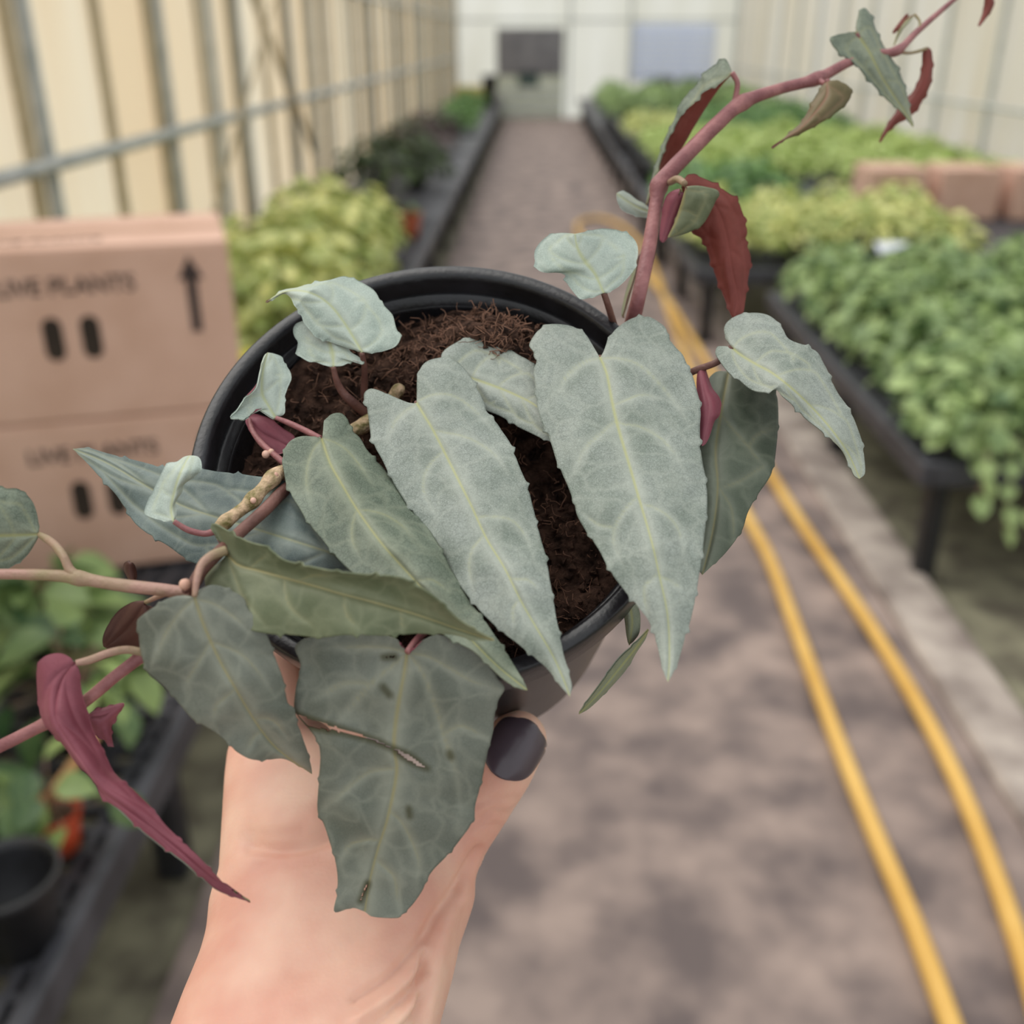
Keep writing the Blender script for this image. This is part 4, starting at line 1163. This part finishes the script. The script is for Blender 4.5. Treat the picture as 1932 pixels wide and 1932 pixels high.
# Q: leaf leaving the frame on the left
leaf([(72, 979), (62, 947), (40, 925), (27, 921), (11, 921), (0, 916), (-40, 925), (-100, 960), (-150, 995)],
     [(74, 1008), (30, 1010), (0, 1011), (-80, 1014), (-180, 1020)],
     [(71, 1017), (54, 1045), (33, 1063), (0, 1079), (-50, 1084), (-110, 1060), (-160, 1035)],
     z=(.222, .218, .214), eA=-2, eB=-2, top='l_mid', seed=17, teeth=3, g=1.3, nv=4, label='green leaf at the far end of the left vine')
# R: long mauve underside leaf
leaf([(137, 1246), (148, 1265), (153, 1306), (164, 1347), (174, 1379), (192, 1415), (215, 1461), (251, 1493), (292, 1534), (329, 1575), (393, 1634), (420, 1664), (450, 1688)],
     [(142, 1250), (119, 1278), (107, 1315), (107, 1361), (132, 1404), (164, 1450), (192, 1490), (219, 1511), (274, 1550), (338, 1601), (393, 1648), (473, 1703)],
     [(125, 1236), (105, 1233), (82, 1242), (72, 1265), (75, 1324), (84, 1361), (100, 1381), (123, 1406), (146, 1438), (178, 1466), (189, 1495), (196, 1507), (224, 1529), (256, 1559), (292, 1589), (338, 1622), (379, 1656), (411, 1681)],
     z=(.212, .206, .208, .216), eA=[0, -5, -5, -2, -1, 0], eB=[0, -4, -3, 1, 1, 0], top='l_dark', under=True, seed=18, teeth=3, g=1.1, pitch=75, nv=5, label='long mauve underside of a hanging curled leaf')
# S, T small maroon leaves
leaf([(180, 1342), (200, 1336), (219, 1331)], [(166, 1353), (190, 1352), (212, 1342), (235, 1327)], [(176, 1380), (196, 1393), (210, 1405), (207, 1375), (222, 1345)],
     z=(.216, .217, .219), under=True, top='l_dark', seed=19, teeth=4, pitch=24, nv=2, label='small frayed mauve leaf behind the long mauve leaf')
leaf([(262, 1145), (290, 1150), (300, 1190), (262, 1222), (232, 1223)], [(275, 1136), (255, 1170), (225, 1200), (198, 1222)], [(250, 1138), (225, 1153), (204, 1182), (195, 1206)],
     z=(.222, .224, .226), under=True, top='l_dark', und='u_brown', seed=20, teeth=1, nv=2, label='brown red leaf behind the dark drooping leaf')
# U: narrow leaf below A, seen edge-on
leaf([(1196, 1217), (1167, 1244), (1138, 1284), (1110, 1322)], [(1224, 1188), (1198, 1225), (1168, 1262), (1130, 1308), (1092, 1348)], [(1218, 1206), (1200, 1233), (1180, 1266), (1146, 1304), (1113, 1336)],
     z=(.238, .236, .234), eA=2, eB=-4, top='l_mid', seed=21, teeth=1.5, nv=3, g=1.0, label='narrow leaf seen edge-on below the largest leaf')
leaf([(1190, 1120), (1203, 1145), (1208, 1160), (1206, 1195)], [(1172, 1100), (1187, 1140), (1193, 1175), (1187, 1218)], [(1172, 1130), (1178, 1168), (1182, 1200)],
     z=(.236, .237, .238), eA=-2, eB=-2, top='l_mid', seed=22, teeth=1, nv=2, g=1.0, label='folded leaf half behind the largest leaf')
# right-hand vine leaves
leaf([(1300, 330), (1340, 344), (1377, 368), (1392, 381), (1408, 433), (1405, 453), (1415, 486), (1410, 526), (1405, 567), (1400, 588)],
     [(1288, 350), (1345, 385), (1368, 440), (1380, 510), (1390, 560), (1385, 600)],
     [(1292, 372), (1302, 410), (1303, 436), (1324, 449), (1336, 474), (1352, 522), (1369, 567), (1380, 594)],
     z=(.268, .272, .276, .276), eA=-2, eB=-3, under=True, top='l_olive', und='u_rust', seed=23, teeth=4, pitch=44, nv=4, g=1.0, label='hanging rust red leaf underside on the right vine')
leaf([(1310, 350), (1330, 352), (1356, 361), (1348, 385), (1328, 421), (1304, 437), (1275, 446)], [(1294, 352), (1288, 377), (1276, 414), (1262, 448)], [(1290, 365), (1284, 385), (1272, 420), (1260, 446)],
     z=(.262, .265, .268), eA=-3, eB=-2, top='l_olive', und='u_maroon', seed=24, teeth=1.5, nv=3, g=1.0, label='olive leaf folded beside the vine node')
leaf([(1275, 362), (1288, 366), (1282, 392), (1266, 436)], [(1285, 358), (1272, 390), (1262, 420), (1250, 458)], [(1268, 362), (1256, 376), (1248, 420), (1246, 450)],
     z=(.266, .268, .270), eA=-1, eB=-2, top='l_olive', under=True, seed=25, teeth=1, nv=2, g=1.0, label='maroon underside of the folded leaf by the vine node')
leaf([(1215, 383), (1203, 377), (1185, 364), (1170, 361)], [(1232, 401), (1205, 392), (1180, 377), (1163, 365)], [(1225, 411), (1199, 407), (1174, 397), (1164, 378)],
     z=(.280, .278, .276), eA=-1, eB=-1, top='l_pale', seed=26, teeth=2, nv=2, g=1.0, label='small pale leaf tip left of the right vine')
leaf([(1375, 120), (1366, 110), (1345, 124), (1330, 136), (1312, 162), (1286, 190), (1271, 227), (1253, 263), (1239, 304), (1227, 344)],
     [(1381, 138), (1368, 152), (1344, 184), (1320, 221), (1296, 261), (1272, 300), (1250, 330), (1234, 362), (1218, 388)],
     [(1376, 140), (1356, 156), (1324, 174), (1312, 190), (1288, 211), (1273, 236), (1256, 270), (1243, 310), (1230, 350)],
     z=(.284, .286, .288, .290), eA=-6, eB=[0, 4, 5, 4, 2, 0], top='l_mid', und='u_rust', seed=27, teeth=3, pitch=40, nv=3, g=1.0, label='long folded leaf, rust red below, left of the right vine')
leaf([(1579, 152), (1599, 160), (1607, 175), (1599, 194), (1575, 215), (1551, 231), (1514, 251), (1482, 264)], [(1560, 152), (1560, 180), (1540, 210), (1508, 244), (1482, 260), (1455, 280)], [(1548, 166), (1531, 194), (1514, 227), (1490, 250), (1468, 270)],
     z=(.288, .286, .284, .284), eA=-2, eB=-3, top='l_bronze', und='u_maroon', seed=28, teeth=2.5, pitch=34, nv=3, g=1.0, label='bronze green leaf hanging from the right vine')
leaf([(1615, 45), (1622, 22), (1632, 14), (1645, 32), (1656, 61), (1672, 93), (1693, 126), (1708, 162), (1714, 190), (1720, 220)], [(1616, 62), (1640, 98), (1662, 142), (1686, 180), (1708, 212), (1724, 240)], [(1600, 62), (1579, 65), (1568, 74), (1572, 86), (1588, 102), (1616, 121), (1632, 142), (1652, 163), (1674, 187), (1695, 204), (1712, 222)],
     z=(.300, .300, .302, .304), eA=-4, eB=1, top='l_mid', seed=29, teeth=4, pitch=36, nv=4, g=1.1, label='grey green leaf high on the right vine')
leaf([(1756, 98), (1758, 130), (1753, 162), (1737, 194), (1721, 215), (1692, 233), (1670, 252)], [(1749, 91), (1750, 130), (1740, 168), (1716, 200), (1690, 224), (1659, 270)], [(1742, 98), (1740, 130), (1732, 158), (1716, 184), (1692, 212), (1674, 238)],
     z=(.312, .312, .312), eA=-2, eB=-2, under=True, top='l_olive', und='u_rust', seed=30, teeth=3, pitch=30, nv=3, g=1.0, label='dark red curved leaf on the upper right vine')
leaf([(1684, 65), (1697, 44), (1713, 27)], [(1725, 27), (1712, 34), (1697, 52), (1685, 86)], [(1716, 39), (1699, 58), (1688, 80)],
     z=(.312, .312, .312), eA=-1, eB=1, under=True, top='l_olive', und='u_rust', seed=31, teeth=1, nv=2, g=1.0, label='tiny curled red leaf on the upper right vine')
leaf([(1873, 0), (1874, 8), (1865, 26)], [(1868, -18), (1867, 5), (1859, 28), (1846, 50)], [(1860, -4), (1858, 14), (1853, 32)],
     z=(.318, .318, .318), under=True, top='l_olive', und='u_rust', seed=32, teeth=1, nv=2, g=1.0, label='small dark red leaf at the end of the right vine')
leaf([(1329, 697), (1341, 731), (1357, 755), (1356, 782), (1346, 794), (1335, 827)], [(1320, 693), (1330, 735), (1338, 775), (1325, 842)], [(1316, 722), (1318, 784), (1320, 820)],
     off=(4, 3, 1), under=True, top='l_mid', seed=33, teeth=1, nv=2, g=1.0, label='small maroon leaf between the largest leaf and the dark one')
leaf([(1183, 560), (1196, 520), (1206, 485)], [(1176, 600), (1190, 555), (1202, 515), (1214, 478)], [(1172, 590), (1182, 545), (1196, 505)],
     z=(.272, .274, .276), under=True, top='l_olive', und='u_brown', seed=34, teeth=1, nv=2, g=1.0, label='narrow bronze leaf against the right vine stem')
leaf([(238, 1080), (236, 1066), (242, 1060)], [(252, 1100), (245, 1080), (246, 1062)], [(256, 1085), (252, 1068)],
     z=(.226, .226, .226), under=True, top='l_dark', und='u_brown', seed=35, teeth=1, nv=2, g=1.0, label='tiny red sprout on the left vine')

# stems and petioles
def stem(pts, mat, name='stem', n=60, bumps=None, sides=10):
    """pts: (px, py, depth, half width in px)"""
    P = cr(np.array([(p[0], p[1], p[2] * 1000, p[3]) for p in pts], float), n)
    z = P[:, 2] / 1000
    r = P[:, 3] * z / F
    if bumps:
        for bx, by, amt in bumps:
            r = r * (1 + amt * np.exp(-((P[:, 0] - bx) ** 2 + (P[:, 1] - by) ** 2) / (2 * 9 ** 2)))
    V, Fc = tube_vf(W(PX(P[:, 0], P[:, 1], z)), r, sides)
    return vlink(name, mesh(name, V, Fc, [mat], smooth=True))
pz = lambda x, y, o: float(plane_z(x, y)) - o / 1000
stem([(1185, 640, pz(1185, 640, -18), 15), (1195, 600, pz(1190, 610, -6), 15), (1205, 560, .266, 14), (1224, 470, .271, 14), (1238, 385, .274, 13.5), (1244, 350, .275, 15), (1270, 318, .276, 15), (1300, 287, .278, 14.5), (1352, 235, .282, 14), (1400, 194, .286, 13), (1470, 168, .290, 10.5), (1540, 149, .295, 10.5), (1600, 118, .300, 9), (1650, 101, .303, 7), (1692, 96, .306, 7), (1730, 60, .310, 6), (1770, 25, .313, 5), (1810, -8, .316, 4), (1870, -45, .32, 3)], 'stem_red', 'vine_stem', 160, [(1243, 352, .22), (1400, 194, .25), (1540, 150, .3), (1692, 96, .4)])
stem([(1381, 137, .284, 5), (1391, 155, .285, 5), (1389, 178, .286, 5.5), (1384, 200, .286, 6)], 'stem_red', 'petiole', 20)
stem([(1262, 345, .274, 6), (1278, 338, .270, 7), (1292, 346, .264, 6)], 'stem_green', 'petiole', 20)
stem([(1545, 152, .294, 6), (1556, 158, .292, 5), (1562, 152, .289, 4)], 'stem_red', 'petiole', 16)
stem([(1692, 97, .306, 4), (1715, 100, .309, 3), (1735, 96, .311, 3), (1749, 91, .312, 3)], 'stem_green', 'petiole', 16)
stem([(1735, 55, .310, 3), (1735, 40, .311, 2.5), (1726, 27, .312, 2.5)], 'stem_green', 'petiole', 16)
stem([(1637, 105, .303, 5), (1625, 85, .302, 5), (1616, 63, .3005, 4)], 'stem_red', 'petiole', 16)
stem([(1139, 552, pz(1139, 553, 13), 6), (1150, 585, pz(1150, 585, 6), 6.5), (1166, 640, pz(1166, 640, -14), 7)], 'stem_brown', 'petiole', 24)
stem([(1380, 655, pz(1380, 655, 8.5), 6), (1355, 682, pz(1355, 682, 6), 6.5), (1305, 702, pz(1305, 702, 2), 7), (1250, 735, pz(1250, 735, -4), 7), (1200, 760, pz(1200, 760, -14), 7)], 'stem_brown', 'petiole', 30)
stem([(1132, 674, pz(1132, 674, 8), 5), (1134, 690, pz(1134, 690, 0), 6), (1150, 720, pz(1150, 720, -14), 6)], 'stem_brown', 'petiole', 20)
stem([(786, 760, pz(786, 760, 5), 5), (788, 775, pz(788, 775, -2), 6), (800, 800, pz(800, 800, -15), 7)], 'stem_brown', 'petiole', 20)
stem([(683, 666, pz(683, 666, 7.5), 5), (688, 700, pz(688, 700, 0), 6), (687, 742, pz(687, 742, -9), 7), (692, 785, pz(692, 785, -16), 7)], 'stem_brown', 'petiole', 24)
stem([(629, 692, pz(629, 692, 4.5), 5), (634, 715, pz(634, 715, 1), 6), (645, 738, pz(645, 738, -3), 7.5), (663, 757, pz(663, 757, -6), 9), (692, 782, pz(692, 782, -12), 9)], 'stem_brown', 'petiole', 30)
stem([(520, 788, pz(520, 788, 3), 4), (545, 798, pz(545, 798, 2), 5.5), (575, 812, pz(575, 812, 3), 6), (606, 828, pz(606, 828, 6), 6)], 'stem_red', 'petiole', 24)
stem([(470, 790, pz(470, 790, -2), 4), (476, 812, pz(476, 812, -2), 5), (492, 835, pz(492, 835, -1), 6), (515, 856, pz(515, 856, 1), 6), (550, 885, pz(550, 885, 2), 7)], 'stem_red', 'petiole', 24)
stem([(640, 840, pz(640, 840, -12), 12), (665, 815, pz(665, 815, -9), 14), (690, 800, pz(690, 800, -10), 13), (730, 765, pz(730, 765, -9), 12), (752, 735, pz(752, 735, -6), 11), (757, 727, pz(757, 727, -5), 7)], 'stem_woody', 'stem', 40, [(690, 800, .2), (752, 735, .15)])
stem([(620, 870, pz(620, 870, -3), 13), (570, 885, pz(570, 885, 5), 13), (528, 892, pz(528, 892, 9), 13), (500, 918, pz(500, 918, 10), 13), (471, 949, pz(471, 949, 11), 12), (447, 968, pz(447, 968, 12), 12), (425, 985, pz(425, 985, 13), 12), (404, 1003, pz(404, 1003, 13), 10)], 'stem_woody', 'stem', 80, [(515, 905, .35), (478, 945, .4), (425, 985, .25)])
stem([(404, 1003, pz(404, 1003, 13), 7), (385, 1007, pz(385, 1007, 13), 6), (355, 1000, pz(355, 1000, 14), 6), (328, 984, pz(328, 984, 16), 5)], 'stem_red', 'petiole', 24)
stem([(600, 880, pz(600, 880, -2), 11), (540, 922, pz(540, 922, 7), 12), (500, 962, pz(500, 962, 11), 12), (453, 1004, pz(453, 1004, 14), 12), (410, 1045, .2155, 12), (382, 1075, .214, 12), (366, 1100, .213, 12), (348, 1118, .2135, 12)], 'stem_brown', 'vine_stem', 80)
stem([(360, 1120, .2135, 12), (308, 1113, .2135, 12.5), (236, 1105, .2145, 12.5), (190, 1098, .215, 12), (150, 1091, .2155, 13), (91, 1085, .216, 11), (0, 1083, .217, 10), (-80, 1084, .218, 9), (-180, 1090, .219, 8)], 'stem_green', 'vine_stem', 90, [(148, 1091, .25)])
stem([(150, 1090, .215, 10), (132, 1075, .2155, 9), (120, 1050, .216, 8), (105, 1030, .2185, 8), (90, 1018, .221, 8), (74, 1008, .222, 5)], 'stem_green', 'petiole', 30)
stem([(367, 1126, .206, 5), (371, 1095, .207, 7), (380, 1066, .209, 8), (400, 1048, .211, 9), (426, 1038, .213, 9)], 'stem_green', 'petiole', 30)
stem([(427, 1044, pz(427, 1044, 20), 5), (415, 1045, .212, 6), (404, 1050, .2135, 7)], 'stem_green', 'petiole', 14)
stem([(350, 1118, .2135, 12), (320, 1170, .217, 12), (290, 1215, .218, 12), (264, 1240, .2175, 12), (215, 1278, .2165, 12), (159, 1324, .2165, 12), (91, 1362, .2165, 12), (0, 1408, .2165, 12), (-70, 1440, .217, 11), (-160, 1480, .218, 9)], 'stem_red', 'vine_stem', 90, [(91, 1362, .15), (270, 1236, .25)])
stem([(275, 1232, .2165, 8), (240, 1226, .2155, 8), (205, 1232, .214, 8), (170, 1245, .213, 8), (143, 1251, .212, 6)], 'stem_green', 'petiole', 30)
stem([(768, 1231, .2142, 6), (780, 1215, .2160, 7), (800, 1193, .2195, 8), (820, 1170, .2265, 8), (835, 1140, .242, 8)], 'stem_red', 'petiole', 20)
stem([(275, 1136, .222, 4), (300, 1125, .219, 5), (325, 1116, .216, 6)], 'stem_green', 'petiole', 14)
for (x, y, o_, s) in ((502, 857, 1.0, 8), (512, 852, 1.2, 6), (478, 1310 - 366, 13, 6), (349, 1102, None, 11), (520, 896, 11, 6)):
    zz_ = pz(x, y, o_) if o_ is not None else .209
    r_ = s * zz_ / F
    V, Fc = lathe_vf([(r_ * .5, -r_ * .9), (r_ * .95, -r_ * .3), (r_, .2 * r_), (r_ * .75, r_ * .8), (r_ * .3, r_ * 1.1)], 12, PX(x, y, zz_), (1, 0, 0), (0, .8, .6), (0, -.6, .8))
    vlink('bud', mesh('bud', W(V), Fc, ['bud'], smooth=True))

# ------------------------------------------------------------------ the hand
def round_cone(mb, p0, r0, p1, r1, n=14):
    p0, p1 = np.array(p0), np.array(p1)
    d = p1 - p0; L_ = np.linalg.norm(d); d = d / L_
    pts = []; rs = []
    for a in np.linspace(-math.pi / 2, 0, 6)[:-1]:
        pts.append(p0 + d * r0 * math.sin(a)); rs.append(max(r0 * math.cos(a), r0 * .05))
    for t in np.linspace(0, 1, 6):
        pts.append(p0 + d * L_ * t); rs.append(r0 + (r1 - r0) * t)
    for a in np.linspace(0, math.pi / 2, 6)[1:]:
        pts.append(p1 + d * r1 * math.sin(a)); rs.append(max(r1 * math.cos(a), r1 * .05))
    mb.add(*tube_vf(np.array(pts), np.array(rs), n))

def chain(mb, pts):
    P = [(PX(x, y, z), w * z / F) for x, y, z, w in pts]
    for (a, ra), (b, rb) in zip(P, P[1:]):
        round_cone(mb, a, ra, b, rb)

def build_hand():
    mb = MB()
    # forearm - wrist - back of the hand: lofted ellipses (px centre, half width px, depth, half thickness m)
    rings = [(5048, -326, 544, .142, .038), (3462, 130, 402, .178, .034), (2800, 330, 336, .199, .031), (2420, 440, 300, .214, .028), (2250, 490, 285, .220, .026), (2100, 535, 268, .228, .0235), (2000, 566, 254, .235, .022), (1932, 580, 244, .241, .021), (1860, 604, 238, .248, .021), (1800, 622, 238, .254, .021),
             (1740, 634, 240, .260, .0215), (1680, 642, 240, .266, .022), (1620, 628, 234, .272, .022), (1560, 598, 194, .278, .021), (1500, 560, 146, .284, .019), (1440, 534, 108, .291, .0165), (1400, 528, 94, .295, .0145)]
    n = 40
    ang = np.linspace(0, 2 * np.pi, n, endpoint=False)
    C = np.array([PX(cx, y, z) for y, cx, hw, z, th in rings])
    T = np.gradient(C, axis=0); T /= np.linalg.norm(T, axis=1)[:, None]
    V = []
    for i, (y, cx, hw, z, th) in enumerate(rings):
        ex = np.array([1.0, 0, 0]); ex -= T[i] * (ex @ T[i]); ex /= np.linalg.norm(ex)
        ez = np.cross(T[i], ex)
        cs, sn = np.cos(ang), np.sin(ang)
        sup = lambda v: np.sign(v) * np.abs(v) ** 0.86
        V.append(C[i] + (hw * z / F) * sup(cs)[:, None] * ex + th * sup(sn)[:, None] * ez)
    V = np.concatenate(V)
    Fc = [(i * n + j, i * n + (j + 1) % n, (i + 1) * n + (j + 1) % n, (i + 1) * n + j) for i in range(len(rings) - 1) for j in range(n)]
    Fc += [tuple(range(n - 1, -1, -1)), tuple((len(rings) - 1) * n + j for j in range(n))]
    mb.add(V, Fc)
    # thumb
    chain(mb, [(760, 1760, .262, 112), (800, 1680, .266, 100), (825, 1625, .269, 80), (866, 1562, .271, 69), (908, 1500, .272, 68), (945, 1442, .273, 67), (976, 1397, .275, 58)])
    # web between thumb and index
    chain(mb, [(620, 1600, .280, 100), (700, 1610, .282, 85), (790, 1620, .276, 75)])
    chain(mb, [(560, 1500, .287, 95), (650, 1560, .290, 80), (740, 1600, .284, 70)])
    # index finger up the pot wall, then the others behind the pot
    chain(mb, [(510, 1500, .283, 78), (520, 1420, .289, 70), (520, 1340, .287, 62), (512, 1250, .284, 58), (492, 1150, .292, 54), (478, 1060, .302, 50), (475, 985, .314, 44)])
    chain(mb, [(535, 1480, .300, 80), (520, 1400, .315, 66), (505, 1290, .325, 62), (505, 1180, .334, 56), (520, 1085, .345, 50), (545, 1010, .355, 45)])
    chain(mb, [(560, 1500, .308, 80), (560, 1420, .332, 64), (560, 1320, .347, 60), (580, 1220, .358, 54), (612, 1120, .368, 48), (650, 1050, .376, 43)])
    chain(mb, [(600, 1540, .304, 80), (620, 1460, .338, 60), (640, 1370, .356, 54), (670, 1280, .367, 48), (710, 1200, .376, 42), (745, 1140, .382, 38)])
    # soft masses: first web muscle, thumb base
    chain(mb, [(512, 1535, .276, 72), (575, 1550, .274, 60)])
    chain(mb, [(560, 1665, .263, 90), (660, 1700, .259, 90)])
    me = mesh('hand_raw', W(np.concatenate(mb.V)), mb.F, ['skin'])
    o = link('hand_raw', me)
    r = o.modifiers.new('r', 'REMESH'); r.mode = 'VOXEL'; r.voxel_size = 0.0011
    s = o.modifiers.new('s', 'SMOOTH'); s.factor = 0.6; s.iterations = 9
    bpy.context.view_layer.update()
    me2 = bpy.data.meshes.new_from_object(o.evaluated_get(bpy.context.evaluated_depsgraph_get()))
    bpy.data.objects.remove(o); bpy.data.meshes.remove(me)
    # skin folds: shallow grooves and ridges along strokes (px polyline, width px, height m)
    co = np.empty(len(me2.vertices) * 3, np.float32); me2.vertices.foreach_get('co', co); co = co.reshape(-1, 3).astype(float)
    no_ = np.empty(len(me2.vertices) * 3, np.float32); me2.vertex_normals.foreach_get('vector', no_); no_ = no_.reshape(-1, 3)
    pc = (co - T3) @ R3
    px = np.stack([966 - F * pc[:, 0] / pc[:, 2], 966 + F * pc[:, 1] / pc[:, 2]], 1)
    face = np.clip((no_ @ R3)[:, 2] * 1.6, 0, 1)
    strokes = [([(470, 1592), (530, 1600), (590, 1590), (640, 1565)], 16, -.0016), ([(520, 1545), (590, 1540)], 30, .0008), ([(490, 1632), (560, 1628), (610, 1615)], 12, -.0005), ([(470, 1570), (520, 1575), (570, 1570)], 7, -.0004),
               ([(905, 1610), (860, 1680), (818, 1745), (803, 1810), (795, 1932), (780, 2000)], 13, -.0018), ([(870, 1690), (838, 1770), (820, 1860), (805, 1950)], 16, .0009),
               ([(800, 1760), (770, 1805), (722, 1852), (668, 1885)], 8, -.0009), ([(806, 1785), (775, 1840), (730, 1885), (670, 1925)], 8, .0010), ([(806, 1815), (780, 1865), (735, 1910), (680, 1955)], 7, -.0009), ([(808, 1845), (780, 1895), (740, 1940), (690, 1985)], 8, .0009), ([(800, 1885), (770, 1930), (730, 1970)], 7, -.0008),
               ([(905, 1545), (930, 1530), (960, 1535), (985, 1520)], 7, -.0006), ([(895, 1520), (935, 1508), (975, 1505)], 5, -.0004), ([(880, 1560), (920, 1555), (950, 1560)], 5, -.0004),
               ([(690, 1760), (640, 1800), (560, 1830)], 22, -.0004), ([(720, 1790), (650, 1850), (540, 1890)], 26, .0004)]
    dz = np.zeros(len(co))
    near = (px[:, 1] > 1300) & (pc[:, 2] < 0)
    idx = np.nonzero(near & (face > .05))[0]
    for poly, wd, amt in strokes:
        pl = cr(np.array(poly, float), 24)
        d = seg_dist(px[idx], pl)
        dz[idx] += amt * 1.5 * np.exp(-(d / wd) ** 2)
    co = co + no_ * (dz * face)[:, None]
    me2.vertices.foreach_set('co', co.astype(np.float32).ravel()); me2.update()
    me2.name = 'person'
    me2.materials.clear(); me2.materials.append(MT['skin'])
    me2.polygons.foreach_set('use_smooth', np.ones(len(me2.polygons), bool))
    return me2
org = Vector(W(PX(580, 1932, .241))[0])
hme = build_hand()
hme.transform(Matrix.Translation(-org))
hand = link('person', hme); hand.location = org
tag(hand, 'bare left hand and wrist with dark plum nail polish gripping the black pot', 'hand')
# thumb nail: a curved plate on the last joint
from mathutils.bvhtree import BVHTree
bvh = BVHTree.FromPolygons([v.co + org for v in hme.vertices], [tuple(p.vertices) for p in hme.polygons])
ndir = np.array([65, -105.0]); ndir /= np.linalg.norm(ndir); nper = np.array([-ndir[1], ndir[0]])
nn = np.array([0, 0, 1.0])
ns, nt_ = 26, 26
V = []
for i in range(ns):
    s_ = i / (ns - 1) * 2 - 1
    hw_ = 52 * ((1 - min(1, abs(s_) ** (3.2 if s_ < 0 else 4.5) * .80)) ** .5)
    for j in range(nt_):
        t_ = j / (nt_ - 1) * 2 - 1
        q = np.array([970, 1414.0]) + ndir * (s_ * 60 - 6 * (t_ * t_) * (1 if s_ > 0 else -1) * abs(s_)) + nper * t_ * hw_
        d_ = Vector(ray(*q)).normalized()
        hit, hn, _, _ = bvh.ray_cast(Vector(T3), d_)
        if hit is None:
            V.append(V[-1]); continue
        hit = hit + hn * (0.00045 - 0.00025 * abs(t_) ** 4)
        V.append((np.array(hit) - T3) @ R3)
V = np.array(V)
back = V - 0.0008 * nn
Fc = [(i * nt_ + j, i * nt_ + j + 1, (i + 1) * nt_ + j + 1, (i + 1) * nt_ + j) for i in range(ns - 1) for j in range(nt_ - 1)]
n0 = len(V)
Fb = [tuple(k + n0 for k in f[::-1]) for f in Fc]
lp = list(range(nt_)) + [i * nt_ + nt_ - 1 for i in range(1, ns)] + [(ns - 1) * nt_ + j for j in range(nt_ - 2, -1, -1)] + [i * nt_ for i in range(ns - 2, 0, -1)]
Fr = [(lp[i], lp[i] + n0, lp[(i + 1) % len(lp)] + n0, lp[(i + 1) % len(lp)]) for i in range(len(lp))]
nm = mesh('thumb_nail', W(np.vstack([V, back])), Fc + Fb + Fr, ['nail'], smooth=True)
nm.transform(Matrix.Translation(-org))
no = link('thumb_nail', nm, hand); no['label'] = 'dark plum polished thumb nail'
